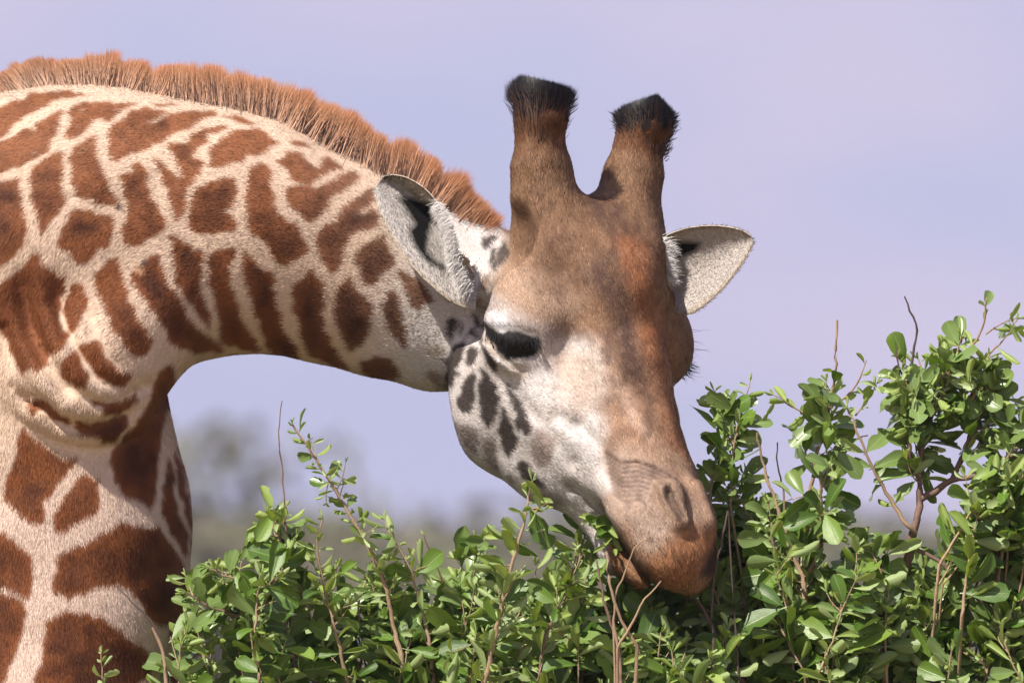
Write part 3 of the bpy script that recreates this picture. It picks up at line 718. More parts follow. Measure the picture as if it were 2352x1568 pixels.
# ---- fur
m_fur, nd, lk, bs = new_mat('giraffe_fur')
ca = nd.new('ShaderNodeVertexColor'); ca.layer_name = 'coat'
an = nd.new('ShaderNodeAttribute'); an.attribute_name = 'lean'
lk.new(ca.outputs['Color'], bs.inputs['Base Color']); lk.new(an.outputs['Vector'], bs.inputs['Normal'])
bs.inputs['Roughness'].default_value = .6; bs.inputs['Specular IOR Level'].default_value = .12

FLOW = [(1560, 1250, -.25, -1), (1480, 1000, -.3, -1), (1430, 700, -.25, -1), (1300, 700, -.4, -1), (1250, 450, 0, -1), (1480, 450, 0, -1), (1240, 230, 0, -1), (1480, 260, 0, -1),
        (1200, 1000, -1, -.35), (1100, 980, -.8, -.1), (1330, 1080, -1, -.6), (1000, 700, -1, -.25), (800, 600, -1, -.3), (600, 500, -1, -.15), (400, 420, -1, 0), (200, 400, -.9, .3),
        (600, 720, -1, -.1), (330, 720, -.75, .5), (120, 560, -.55, .8), (150, 900, -.3, 1), (60, 1100, -.1, 1), (250, 1200, .15, 1), (400, 1200, .3, 1), (200, 1450, .1, 1), (1440, 1290, -.7, -.6), (1100, 620, -.4, -.9)]
FLOW = np.array(FLOW)
def flow(p):
    d2 = ((p[:, None, 0] - FLOW[None, :, 0]) ** 2 + (p[:, None, 1] - FLOW[None, :, 1]) ** 2) / 1e4 + .05
    w = d2 ** -1.5
    v = (w @ FLOW[:, 2:]) / w.sum(1, keepdims=True)
    return np.c_[v, np.zeros(len(v))]
def to_world_dir(v):
    return v[:, 0:1] * rt + -v[:, 1:2] * upv + v[:, 2:3] * fw
def scatter(F, V, dens, seed):
    """dens: hairs per square unit for each face"""
    r = np.random.default_rng(seed)
    n_, a_ = face_normals(V, F)
    lam = a_ * dens; cnt = np.floor(lam + r.random(len(lam))).astype(int)
    fi = np.repeat(np.arange(len(F)), cnt)
    a, b = r.random(len(fi))[:, None], r.random(len(fi))[:, None]
    q = F[fi]
    p = (V[q[:, 0]] * (1 - a) + V[q[:, 1]] * a) * (1 - b) + (V[q[:, 3]] * (1 - a) + V[q[:, 2]] * a) * b
    n = (vn[q[:, 0]] * (1 - a) + vn[q[:, 1]] * a) * (1 - b) + (vn[q[:, 3]] * (1 - a) + vn[q[:, 2]] * a) * b
    n /= np.linalg.norm(n, axis=1, keepdims=True) + 1e-9
    return p, n, fi, r
FURN = 1.0
cen = BV[gf].mean(1)
vis = (fn[:len(gf), 2] < .3) & (cen[:, 0] > -40) & (cen[:, 1] < 1600)
dens = np.where(vis, .15, .012) * FURN
dens = np.where(vis & (cen[:, 0] > 1000), .20 * FURN, dens)
eyehole = inpoly(cen[:, 0], cen[:, 1], TT(*B2, EYE)) & (fn[:len(gf), 2] < 0)
dens[eyehole] *= .25
WRZ = TT(*B2, [(1280, 1080), (1500, 1120), (1760, 1240), (1780, 1340), (1640, 1420), (1500, 1560), (1340, 1500)])
dens[inpoly(cen[:, 0], cen[:, 1], WRZ) & (fn[:len(gf), 2] < 0)] *= 1.8
hp, hn, hf, hr = scatter(gf, BV, dens, 11)
print('hairs', len(hp))
fl = flow(hp) + hr.normal(0, .16, (len(hp), 3))
clump = np.sin(hp[:, 0] * .11 + 1.7 * np.sin(hp[:, 1] * .07)) * np.cos(hp[:, 1] * .13 + 1.3 * np.sin(hp[:, 0] * .05))
fl[:, 0] += .12 * clump; fl[:, 1] += .1 * np.sin(hp[:, 0] * .09 + hp[:, 2] * .1 + hp[:, 1] * .05)
fl -= hn * (fl * hn).sum(1, keepdims=True); fl /= np.linalg.norm(fl, axis=1, keepdims=True) + 1e-6
headf = np.clip((hp[:, 0] - 940) / 160, 0, 1)
ln = (12.5 * (1 - headf) + 10.5 * headf) * hr.uniform(.6, 1.35, len(hp))
wrk = (inpoly(hp[:, 0], hp[:, 1], TT(*B2, [(1280, 1080), (1500, 1120), (1760, 1240), (1780, 1340), (1640, 1420), (1500, 1560), (1340, 1500)])))
ln *= 1 - .62 * wrk; wrk = wrk.astype(float)
ln *= 1 + .5 * np.clip((hp[:, 1] - 1180) / 100, 0, 1) * (hp[:, 0] > 1380)
hornz = (hp[:, 1] < 480) & (hp[:, 0] > 1100); ln[hornz] *= 1.35
lift = hr.uniform(.04, .20, len(hp))
visf = vis[hf]
wd = np.where(visf, 1.0, 2.6) * np.where(headf > .5, 1.0, 1.1)
wd = wd * (1 + .3 * wrk)
side = np.cross(hn, fl); side /= np.linalg.norm(side, axis=1, keepdims=True) + 1e-9
side += hn * hr.normal(0, .35, (len(hp), 1))
xyj = coat_xy(hp, hn) + hr.normal(0, 1.0, (len(hp), 2)) * (1 - .7 * wrk)[:, None]
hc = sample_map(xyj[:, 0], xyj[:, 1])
hc = hc * np.exp(hr.normal(0, 1, (len(hp), 1)) * (.09 + .19 * headf)[:, None]) * np.array([1.08, 1.06, 1.05])
tip = hp + fl * (ln * np.cos(lift))[:, None] + hn * (ln * np.sin(lift))[:, None]
base = hp - hn * 1.0
HV = np.stack([base - side * wd[:, None], base + side * wd[:, None], tip], 1).reshape(-1, 3)
HF = np.arange(len(HV)).reshape(-1, 3)
def hair_obj(name, V, F, col, nrm, mat=None, smooth=False):
    o = gmesh(name, V, F, mat or m_fur, smooth)
    set_color(o.data, 'coat', col); set_vec(o.data, 'lean', to_world_dir(nrm)); return o
nj = hn + .17 * hr.normal(0, 1, hn.shape) + .25 * np.cross(side, fl) * 0
nj /= np.linalg.norm(nj, axis=1, keepdims=True)
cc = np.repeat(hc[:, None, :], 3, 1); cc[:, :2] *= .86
fur = hair_obj('coat_hair', HV, HF, cc.reshape(-1, 3), np.repeat(nj, 3, 0)); tag(fur, kind='stuff')

def ear_fur(F, V, inner, off, seed, dens):
    p, n, fi, r = scatter(F + off, BV, np.full(len(F), dens), seed)
    col = vc[(F + off)[fi][:, 0]] * np.exp(r.normal(0, .16, (len(p), 1)))
    kp = col.mean(1) > .05; p, n, col = p[kp], n[kp], col[kp]
    tipd = (V[np.argmax(np.abs(V[:, 0] - 1300))] - p); tipd /= np.linalg.norm(tipd, axis=1, keepdims=True)
    d = tipd + r.normal(0, .35, p.shape) + n * r.uniform(.1, .5, (len(p), 1)); d /= np.linalg.norm(d, axis=1, keepdims=True)
    s_ = np.cross(n, d); s_ /= np.linalg.norm(s_, axis=1, keepdims=True) + 1e-9
    L = r.uniform(5, 13, (len(p), 1))
    VV = np.stack([p - s_ * .8, p + s_ * .8, p + d * L], 1).reshape(-1, 3)
    nn = n + .25 * r.normal(0, 1, n.shape); nn /= np.linalg.norm(nn, axis=1, keepdims=True)
    return VV, np.repeat(col, 3, 0), np.repeat(nn, 3, 0)
e1 = ear_fur(ef1, ev1, ei1, nb0, 31, .14); e2 = ear_fur(ef2, ev2, ei2, nb0 + len(ev1), 32, .14)
VV = np.concatenate([e1[0], e2[0]]); o = hair_obj('ear_hair', VV, np.arange(len(VV)).reshape(-1, 3), np.concatenate([e1[1], e2[1]]), np.concatenate([e1[2], e2[2]])); tag(o, kind='stuff')

def strands(roots, dirs, length, width, bend, cols_root, cols_tip, nrm, seg=4, taper=1.0, r=None):
    """bent ribbons; bend = vector added quadratically"""
    n = len(roots); t = np.linspace(0, 1, seg + 1)
    side = np.cross(dirs, nrm); side /= np.linalg.norm(side, axis=1, keepdims=True) + 1e-9
    V = []; C = []
    for i, x in enumerate(t):
        c = roots + dirs * (length * x)[:, None] + bend * (x * x)
        w = (width * (1 - x ** 1.5 * taper))[:, None]
        col = cols_root * (1 - x) + cols_tip * x
        if i == seg: V.append(c[:, None]); C.append(col[:, None])
        else: V.append(np.stack([c - side * w, c + side * w], 1)); C.append(np.stack([col, col], 1))
    V = np.concatenate(V, 1); C = np.concatenate(C, 1); k = V.shape[1]
    tri = []
    for i in range(seg - 1):
        a = 2 * i; tri += [(a, a + 1, a + 3), (a, a + 3, a + 2)]
    a = 2 * (seg - 1); tri.append((a, a + 1, a + 2))
    F = (np.arange(n)[:, None, None] * k + np.array(tri)[None]).reshape(-1, 3)
    return V.reshape(-1, 3), F, C.reshape(-1, 3), np.repeat(nrm, k, 0)

# ---- mane along the crest of the neck
crest = [(-120, 330), (-60, 262), (0, 226), (64, 192), (150, 187), (250, 200), (355, 224), (480, 246), (612, 284), (725, 336), (806, 376), (900, 430), (1000, 492), (1090, 560), (1150, 610)]
heights = [55, 62, 60, 62, 75, 80, 100, 110, 112, 112, 112, 118, 118, 92, 60]
mr = np.random.default_rng(5)
CR = catmull(crest, 500); HT = np.interp(np.linspace(0, 1, 500), np.linspace(0, 1, len(heights)), heights)
nm = 80000
ki = mr.uniform(0, 499, nm); k0 = ki.astype(int); fx = (ki - k0)[:, None]
k1 = np.minimum(k0 + 1, 499)
c2 = CR[k0] * (1 - fx) + CR[k1] * fx
tan = CR[np.minimum(k0 + 4, 499)] - CR[np.maximum(k0 - 4, 0)]; tan /= np.linalg.norm(tan, axis=1, keepdims=True)
up2 = np.c_[tan[:, 1], -tan[:, 0]]                      # away from the neck
depth = 236 + mr.normal(0, 19, nm) + np.clip((c2[:, 0] - 600) / 500, 0, 1) * 18
inset = mr.uniform(2, 34, nm)
roots = np.c_[c2 - up2 * inset[:, None], depth]
kx = 1 + 236 * S / DIST
roots[:, 0] = 1176 + (roots[:, 0] - 1176) * kx; roots[:, 1] = 784 + (roots[:, 1] - 784) * kx
lean = -.12 + .22 * np.sin(ki * .045) + .10 * np.sin(ki * .31) + mr.normal(0, .075, nm)
clumpn = np.interp(ki, np.arange(0, 500, 2.5), mr.normal(0, 1, 200)); clump2 = np.interp(ki, np.arange(0, 500, 9), mr.normal(0, 1, 56))
dirs = np.c_[up2 + tan * lean[:, None] + tan * (.06 * np.sign(clumpn) * np.abs(clumpn) ** .5)[:, None], mr.normal(0, .10, nm) + (depth - 236) / 160]
dirs /= np.linalg.norm(dirs, axis=1, keepdims=True)
leng = (HT[k0] + inset * .8) * (1 + .10 * clumpn + .07 * clump2) * mr.uniform(.6, 1.0, nm) ** .45
leng = np.maximum(leng, 15)
pale_root = np.array([.64, .42, .30]); rust = np.array([.36, .13, .048]); dkt = np.array([.13, .05, .025])  # mane hair has pale cream roots and rust tips
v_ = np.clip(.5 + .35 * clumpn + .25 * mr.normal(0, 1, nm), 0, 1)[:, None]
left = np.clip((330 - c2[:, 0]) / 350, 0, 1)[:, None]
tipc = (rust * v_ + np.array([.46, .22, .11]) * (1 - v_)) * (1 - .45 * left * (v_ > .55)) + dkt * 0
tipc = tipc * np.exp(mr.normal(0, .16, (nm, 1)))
rootc = (pale_root * (1 - .4 * np.clip((c2[:, 0] - 700) / 400, 0, 1)[:, None]) + 0) * np.exp(mr.normal(0, .1, (nm, 1)))
nrmv = np.c_[up2 * .55, -.75 + mr.normal(0, .25, nm)]; nrmv[:, 0] += mr.normal(0, .25, nm); nrmv /= np.linalg.norm(nrmv, axis=1, keepdims=True)
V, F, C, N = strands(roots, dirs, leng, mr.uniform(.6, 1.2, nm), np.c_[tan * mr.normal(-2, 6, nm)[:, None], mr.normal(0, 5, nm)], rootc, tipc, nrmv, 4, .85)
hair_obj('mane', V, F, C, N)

# ---- black tufts on the horn knobs
def tuft(cx, w, n, seed, ytop, half, ybase):
    """brush of hair on a horn: roots round the knob, tips cut along a slanting top"""
    r = np.random.default_rng(seed)
    c = H(cx, ybase, w)
    th = r.uniform(0, 2 * np.pi, n); rho = np.sqrt(r.random(n)); outer = np.clip((rho - .55) / .45, 0, 1)
    y0 = ybase - 20 + 105 * outer * r.random(n) ** 1.4
    rr = rho * np.where(y0 > ybase + 8, 46, 49); slope = (y0 - ybase) * (-hu[2] / hu[1]) * 0
    root = np.c_[c[0] + np.cos(th) * rr, y0, c[2] + np.sin(th) * rr + slope]
    tx = np.cos(th) * rho * half * r.uniform(.9, 1.06, n) + r.normal(0, 4, n); tz = np.sin(th) * rho * half + r.normal(0, 4, n)
    longer = np.clip((y0 - ybase - 20) / 70, 0, 1)
    yt = ytop(cx + tx) + r.normal(0, 4, n) + 85 * longer + 44 * outer ** 3 * r.random(n) + 10 * (1 - rho)
    tx = tx * (1 - .38 * longer); tz = tz * (1 - .38 * longer)
    tip = np.c_[c[0] + tx, yt, c[2] + tz]
    chord = tip - root; bulge = np.c_[np.cos(th), np.zeros(n), np.sin(th)] * (26 * outer)[:, None]
    bulge[:, 0] += r.normal(0, 3, n)
    L = np.linalg.norm(chord + bulge, axis=1); d = (chord + bulge) / L[:, None]
    cr = np.tile(np.array([[.009, .009, .011]]), (n, 1)) * np.exp(r.normal(0, .35, (n, 1)))
    brown = (y0 > ybase + 2) & (r.random(n) < .6); c0 = cr.copy(); c0[brown] = np.array([.13, .055, .025]); lo_ = longer > .45; c0[lo_] = np.array([.085, .038, .018]); cr[lo_] = np.where(r.random((lo_.sum(), 1)) < .5, cr[lo_], np.array([[.05, .02, .011]]))
    nr = np.c_[np.cos(th) * rho, -.25 - .5 * (1 - rho), np.sin(th) * rho]; nr[:, 2] -= .2; nr /= np.linalg.norm(nr, axis=1, keepdims=True)
    return strands(root, d, L, r.uniform(.7, 1.35, n), -bulge, c0, cr, nr, 4, .8)
m_tuft, nd, lk, bs = new_mat('black_tuft')
ca = nd.new('ShaderNodeVertexColor'); ca.layer_name = 'coat'; lk.new(ca.outputs['Color'], bs.inputs['Base Color'])
an = nd.new('ShaderNodeAttribute'); an.attribute_name = 'lean'; lk.new(an.outputs['Vector'], bs.inputs['Normal'])
bs.inputs['Roughness'].default_value = .45; bs.inputs['Specular IOR Level'].default_value = .16
for (cx, w, sd, yt, hf_, yb) in ((1242, 156, 1, lambda x: 172 + np.clip(x - 1195, -60, 200) * .22 + np.clip(1195 - x, 0, 60) * .7, 86, 252),
                                (1484, -156, 2, lambda x: 212 + np.clip(1510 - x, 0, 200) * .34 + np.clip(x - 1512, 0, 60) * .9, 79, 288)):
    V, F, C, N = tuft(cx, w, 9500, sd, yt, hf_, yb); hair_obj('horn_tuft', V, F, C, N, m_tuft)

# ---- ear fringe
er = np.random.default_rng(9); n = 3200
t = er.random(n)
ep = catmull([(1010, 470, eb - 46), (1034, 515, eb - 58), (1046, 560, eb - 62), (1052, 600, eb - 60), (1068, 640, eb - 56), (1080, 668, eb - 50)], 200)[(t * 199).astype(int)] + er.normal(0, 5, (n, 3))
d = np.c_[-.8 + er.normal(0, .2, n), .45 * (t - .2) + er.normal(0, .25, n) + .15, -.15 + er.normal(0, .25, n)]; d /= np.linalg.norm(d, axis=1, keepdims=True)
col = np.tile([[.52, .49, .46]], (n, 1)) * np.exp(er.normal(0, .25, (n, 1)))
V, F, C, N = strands(ep, d, er.uniform(9, 30, n), er.uniform(.3, .55, n), np.c_[np.zeros(n), er.normal(8, 5, n), np.zeros(n)], col, col * 1.1, np.tile([[-.4, -.3, -.85]], (n, 1)), 3, .9)
V2 = []; n2 = 900; t = er.random(n2)
ep = catmull([(1524, 548, fb - 20), (1522, 580, fb - 22), (1524, 612, fb - 20), (1530, 640, fb - 16)], 100)[(t * 99).astype(int)] + er.normal(0, 4, (n2, 3))
d = np.c_[.8 + er.normal(0, .2, n2), er.normal(.1, .35, n2), -.2 + er.normal(0, .25, n2)]; d /= np.linalg.norm(d, axis=1, keepdims=True)
col = np.tile([[.60, .57, .54]], (n2, 1)) * np.exp(er.normal(0, .2, (n2, 1)))
Vb, Fb, Cb, Nb = strands(ep, d, er.uniform(15, 45, n2), er.uniform(.6, 1.1, n2), np.c_[np.zeros(n2), er.normal(4, 4, n2), np.zeros(n2)], col, col, np.tile([[.2, -.4, -.85]], (n2, 1)), 3, .9)
hair_obj('ear_fringe', V, F, C, N); hair_obj('ear_fringe', Vb, Fb, Cb, Nb)

# ---- eyes and lashes
m_eye, nd, lk, bs = new_mat('dark_eye'); bs.inputs['Base Color'].default_value = (.012, .008, .006, 1); bs.inputs['Roughness'].default_value = .06
def ellipsoid(c, R, r, nu=28, nv=18):
    u = np.linspace(0, 2 * np.pi, nu, endpoint=False); v = np.linspace(.02, np.pi - .02, nv)
    g = np.stack([np.outer(np.sin(v), np.cos(u)), np.outer(np.sin(v), np.sin(u)), np.outer(np.cos(v), np.ones(nu))], -1).reshape(-1, 3)
    V = c + (g * r) @ R
    idx = np.arange(nu * nv).reshape(nv, nu); F = []
    a, b = idx[:-1], idx[1:]
    F = np.stack([a, np.roll(a, -1, 1), np.roll(b, -1, 1), b], -1).reshape(-1, 4)
    return V, F
EC = UVW(4, -20, 258)
V, F = ellipsoid(EC, HR, np.array([30, 20, 22.])); gmesh('eye', V, F, m_eye)
V, F = ellipsoid(mir(EC), HR, np.array([30, 20, 22.])); gmesh('eye', V, F, m_eye)
m_lash, nd, lk, bs = new_mat('lash_black'); bs.inputs['Base Color'].default_value = (.008, .007, .007, 1); bs.inputs['Roughness'].default_value = .7; bs.inputs['Specular IOR Level'].default_value = .1
lr = np.random.default_rng(4); n = 110; t = lr.random(n)
lid = np.array(TT(*B2, [(450, 240), (520, 262), (600, 275), (690, 280), (780, 300), (840, 345)]))
lp2 = catmull(lid, 100)[(t * 99).astype(int)]
bvh = None
from mathutils.bvhtree import BVHTree
bvh = BVHTree.FromPolygons([tuple(p) for p in gv.tolist()], gf.tolist())
def front(x, y, z0=-900.0):
    h = bvh.ray_cast(Vector((x, y, z0)), Vector((0, 0, 1)))
    return h[0] if h[0] is not None else Vector((x, y, 0))
lp = np.array([front(*p) for p in lp2])
d = np.c_[.15 + .5 * (t - .5) + lr.normal(0, .2, n), .9 + lr.normal(0, .15, n), -.35 + lr.normal(0, .2, n)]; d /= np.linalg.norm(d, axis=1, keepdims=True)
k = np.tile([[.010, .009, .009]], (n, 1))
V, F, C, N = strands(lp, d, lr.uniform(20, 40, n), lr.uniform(.6, 1.0, n), np.c_[np.zeros(n), np.zeros(n), np.full(n, -6.)], k, k, np.tile([[-.3, -.5, -.8]], (n, 1)), 3, .9)
tag(hair_obj('eyelashes', V, F, C, N, m_lash), kind='stuff')
n = 260
lp = np.array([1560, 838, 0.]) + lr.normal(0, 1, (n, 3)) * np.array([12, 8, 14]); lp[:, 2] += mir(EC)[2] - 10
d = np.c_[.55 + lr.normal(0, .3, n), .55 + lr.normal(0, .25, n), lr.normal(-.1, .3, n)]; d /= np.linalg.norm(d, axis=1, keepdims=True)
k = np.tile([[.010, .009, .009]], (n, 1))
V, F, C, N = strands(lp, d, lr.uniform(16, 44, n), lr.uniform(.6, 1.0, n), np.c_[np.zeros(n), np.full(n, -5.), np.zeros(n)], k, k, np.tile([[.2, -.5, -.8]], (n, 1)), 3, .9)
tag(hair_obj('eyelashes', V, F, C, N, m_lash), kind='stuff')

# ---- whiskers on the lips
wr = np.random.default_rng(15); n = 170
wp = []
while len(wp) < n:
    x, y = wr.normal(1500, 75), wr.normal(1285, 45)
    h = bvh.ray_cast(Vector((x, y, -900)), Vector((0, 0, 1)))
    if h[0] is not None and y > 1190: wp.append((*h[0], *h[1]))
wp = np.array(wp)
nn_ = wp[:, 3:] * np.sign(-wp[:, 5:6]); d = nn_ * .7 + np.c_[np.zeros(n), np.full(n, .55), np.full(n, -.1)] + wr.normal(0, .3, (n, 3)); d /= np.linalg.norm(d, axis=1, keepdims=True)
k = np.tile([[.06, .035, .022]], (n, 1))
V, F, C, N = strands(wp[:, :3], d, wr.uniform(18, 46, n), wr.uniform(.35, .6, n), np.c_[np.zeros(n), np.full(n, 6.), np.zeros(n)], k, k, nn_, 3, .9)
tag(hair_obj('whiskers', V, F, C, N), kind='stuff')
n = 26
wp = np.array([1572, 800, mir(EC)[2] - 10]) + wr.normal(0, 1, (n, 3)) * np.array([8, 26, 10])
d = np.c_[.9 + wr.normal(0, .2, n), wr.normal(.05, .35, n), wr.normal(-.2, .3, n)]; d /= np.linalg.norm(d, axis=1, keepdims=True); k = np.tile([[.03, .02, .018]], (n, 1))
V, F, C, N = strands(wp, d, wr.uniform(25, 70, n), wr.uniform(.3, .5, n), np.c_[np.zeros(n), np.full(n, 8.), np.zeros(n)], k, k, np.tile([[.2, -.5, -.8]], (n, 1)), 3, .9)
tag(hair_obj('whiskers', V, F, C, N, m_lash), kind='stuff')
# ------------------------------------------------------------------ shrubs
def leaf_mat(name, island, cols, under, trans, rough):
    m, nd, lk, bs = new_mat(name)
    if island: g = nd.new('ShaderNodeNewGeometry'); rnd = g.outputs['Random Per Island']
    else:
        oi = nd.new('ShaderNodeObjectInfo'); rnd = oi.outputs['Random']; g = nd.new('ShaderNodeNewGeometry')
    rp = nd.new('ShaderNodeValToRGB'); e = rp.color_ramp.elements
    e[0].color = (*cols[0], 1); e[1].color = (*cols[-1], 1)
    for i, c in enumerate(cols[1:-1]): k = e.new((i + 1) / (len(cols) - 1)); k.color = (*c, 1)
    lk.new(rnd, rp.inputs['Fac'])
    uv = nd.new('ShaderNodeUVMap'); uv.uv_map = 'UVMap'
    sx = nd.new('ShaderNodeSeparateXYZ'); lk.new(uv.outputs['UV'], sx.inputs['Vector'])
    def math_(op, a, b=None):
        n = nd.new('ShaderNodeMath'); n.operation = op
        for i, v in enumerate((a, b)):
            if v is None: continue
            if isinstance(v, (int, float)): n.inputs[i].default_value = v
            else: lk.new(v, n.inputs[i])
        return n.outputs[0]
    off = math_('ABSOLUTE', math_('SUBTRACT', sx.outputs['X'], .5))
    rib = math_('SUBTRACT', 1, math_('SMOOTH_MIN', 1, math_('DIVIDE', off, .035)))
    rib = nd.new('ShaderNodeMapRange').outputs[0] if False else math_('MAXIMUM', math_('SUBTRACT', 1, math_('DIVIDE', off, .04)), 0)
    vein = math_('SINE', math_('MULTIPLY', math_('SUBTRACT', sx.outputs['Y'], math_('MULTIPLY', off, .9)), 62))
    vein = math_('MAXIMUM', math_('SUBTRACT', vein, .8), 0)
    nz = nd.new('ShaderNodeTexNoise'); nz.inputs['Scale'].default_value = 60; nz.inputs['Detail'].default_value = 3
    blot = nd.new('ShaderNodeMix'); blot.data_type = 'RGBA'; blot.blend_type = 'MULTIPLY'; blot.inputs['Factor'].default_value = .45
    br = nd.new('ShaderNodeValToRGB'); br.color_ramp.elements[0].position = .32; br.color_ramp.elements[0].color = (.6, .62, .5, 1); br.color_ramp.elements[1].position = .68; br.color_ramp.elements[1].color = (1.15, 1.12, 1.1, 1)
    lk.new(nz.outputs['Fac'], br.inputs['Fac']); lk.new(rp.outputs['Color'], blot.inputs['A']); lk.new(br.outputs['Color'], blot.inputs['B'])
    bk = nd.new('ShaderNodeMix'); bk.data_type = 'RGBA'; bk.inputs['B'].default_value = (*under, 1)
    lk.new(math_('MULTIPLY', g.outputs['Backfacing'], .8), bk.inputs['Factor']); lk.new(blot.outputs['Result'], bk.inputs['A'])
    rb = nd.new('ShaderNodeMix'); rb.data_type = 'RGBA'; rb.inputs['B'].default_value = (.24, .32, .11, 1)
    lk.new(math_('MINIMUM', math_('ADD', math_('MULTIPLY', rib, .75), math_('MULTIPLY', vein, .9)), .8), rb.inputs['Factor']); lk.new(bk.outputs['Result'], rb.inputs['A'])
    lk.new(rb.outputs['Result'], bs.inputs['Base Color'])
    bs.inputs['Roughness'].default_value = rough; bs.inputs['Specular IOR Level'].default_value = .45
    bp = nd.new('ShaderNodeBump'); bp.inputs['Strength'].default_value = .25; bp.inputs['Distance'].default_value = .002
    lk.new(math_('ADD', math_('MULTIPLY', rib, -1), math_('MULTIPLY', nz.outputs['Fac'], .6)), bp.inputs['Height']); lk.new(bp.outputs['Normal'], bs.inputs['Normal'])
    tr = nd.new('ShaderNodeBsdfTranslucent'); ms = nd.new('ShaderNodeMixShader'); ms.inputs['Fac'].default_value = trans
    hs = nd.new('ShaderNodeMix'); hs.data_type = 'RGBA'; hs.blend_type = 'MULTIPLY'; hs.inputs['Factor'].default_value = 1; hs.inputs['B'].default_value = (1.5, 1.5, .6, 1)
    lk.new(rb.outputs['Result'], hs.inputs['A']); lk.new(hs.outputs['Result'], tr.inputs['Color'])
    out = [n for n in nd if n.type == 'OUTPUT_MATERIAL'][0]
    lk.new(bs.outputs['BSDF'], ms.inputs[1]); lk.new(tr.outputs['BSDF'], ms.inputs[2]); lk.new(ms.outputs['Shader'], out.inputs['Surface'])
    return m
OLD = [(.046, .098, .013), (.078, .155, .018), (.118, .205, .027), (.168, .262, .040)]
YNG = [(.185, .270, .050), (.250, .340, .080), (.325, .410, .120)]
LM = {('old', 0): leaf_mat('leaf_mature', False, OLD, (.150, .220, .066), .16, .34), ('old', 1): leaf_mat('leaf_mature_mass', True, OLD, (.150, .220, .066), .16, .34),
      ('yng', 0): leaf_mat('leaf_young', False, YNG, (.29, .37, .16), .24, .5), ('yng', 1): leaf_mat('leaf_young_mass', True, YNG, (.29, .37, .16), .24, .5)}
def bark_mat(name, c1, c2):
    m, nd, lk, bs = new_mat(name)
    nz = nd.new('ShaderNodeTexNoise'); nz.inputs['Scale'].default_value = 140; nz.inputs['Detail'].default_value = 5
    rp = nd.new('ShaderNodeValToRGB'); rp.color_ramp.elements[0].position = .3; rp.color_ramp.elements[1].position = .7
    rp.color_ramp.elements[0].color = (*c1, 1); rp.color_ramp.elements[1].color = (*c2, 1)
    lk.new(nz.outputs['Fac'], rp.inputs['Fac']); lk.new(rp.outputs['Color'], bs.inputs['Base Color'])
    bs.inputs['Roughness'].default_value = .8
    bp = nd.new('ShaderNodeBump'); bp.inputs['Strength'].default_value = .5; bp.inputs['Distance'].default_value = .003
    lk.new(nz.outputs['Fac'], bp.inputs['Height']); lk.new(bp.outputs['Normal'], bs.inputs['Normal'])
    return m
M_BARK = bark_mat('bark_brown', (.13, .075, .055), (.24, .15, .11)); M_TAN = bark_mat('bark_tan', (.26, .17, .10), (.40, .28, .18)); M_DARK = bark_mat('bark_dark', (.06, .04, .035), (.12, .08, .065))

# leaf blades, unit length along +Y, face +Z
def leaf_blade(wid, fold, curl, notch, seed, rows=8):
    r = np.random.default_rng(seed)
    t = np.linspace(0, 1, rows)
    prof = np.array([.05, .36, .70, .93, 1.0, .94, .72, .26]); t = np.array([0, .16, .34, .52, .68, .82, .93, 1.0])
    V = []; UV = []
    for i, x in enumerate(t):
        hw_ = wid * .5 * prof[i]
        bend = -curl * (x ** 2); yy = x * math.cos(curl * x * .8)
        for c in (-1, -.5, 0, .5, 1):
            h_ = hw_ * (1 + r.normal(0, .06)) * (1 - notch * (r.random() < .18 and 2 < i < 6 and abs(c) == 1))
            a = fold * abs(c) ** 1.1
            px = h_ * c * math.cos(a); pz = h_ * abs(c) * math.sin(a) + bend * .5 + r.normal(0, .006)
            V.append((px, yy + (.02 if i == rows - 1 and c == 0 else 0), pz)); UV.append((.5 + .5 * c, x))
    F = [(i * 5 + j, i * 5 + j + 1, i * 5 + j + 6, i * 5 + j + 5) for i in range(rows - 1) for j in range(4)]
    # stalk
    b = len(V)
    V += [(-.012, -.14, -.01), (.012, -.14, -.01), (.016, .02, 0), (-.016, .02, 0)]; UV += [(.5, 0)] * 4
    F.append((b, b + 1, b + 2, b + 3))
    return np.array(V), np.array(F), np.array(UV)
BL = {}
vi = 0
for age in ('old', 'yng'):
    BL[age] = []
    for (w_, fo, cu, no) in ([(.56, .22, .25, .0), (.52, .42, .45, .0), (.60, .14, .15, .55), (.50, .60, .10, .0), (.58, .3, -.25, .0), (.46, .35, .6, .5)] if age == 'old' else [(.44, .75, .25, .0), (.42, .95, .1, .0), (.46, .5, .4, .3), (.36, .7, .55, .0), (.40, 1.05, -.2, .0)]):
        V, F, UV = leaf_blade(w_, fo, cu, no, 100 + vi); vi += 1
        me = bpy.data.meshes.new('leaf'); me.from_pydata(V.tolist(), [], F.tolist())
        uvl = me.uv_layers.new(name='UVMap'); uvl.data.foreach_set('uv', UV[F.ravel()].ravel())
        me.polygons.foreach_set('use_smooth', np.ones(len(F), bool)); me.materials.append(LM[(age, 0)])
        BL[age].append((V, F, UV, me))

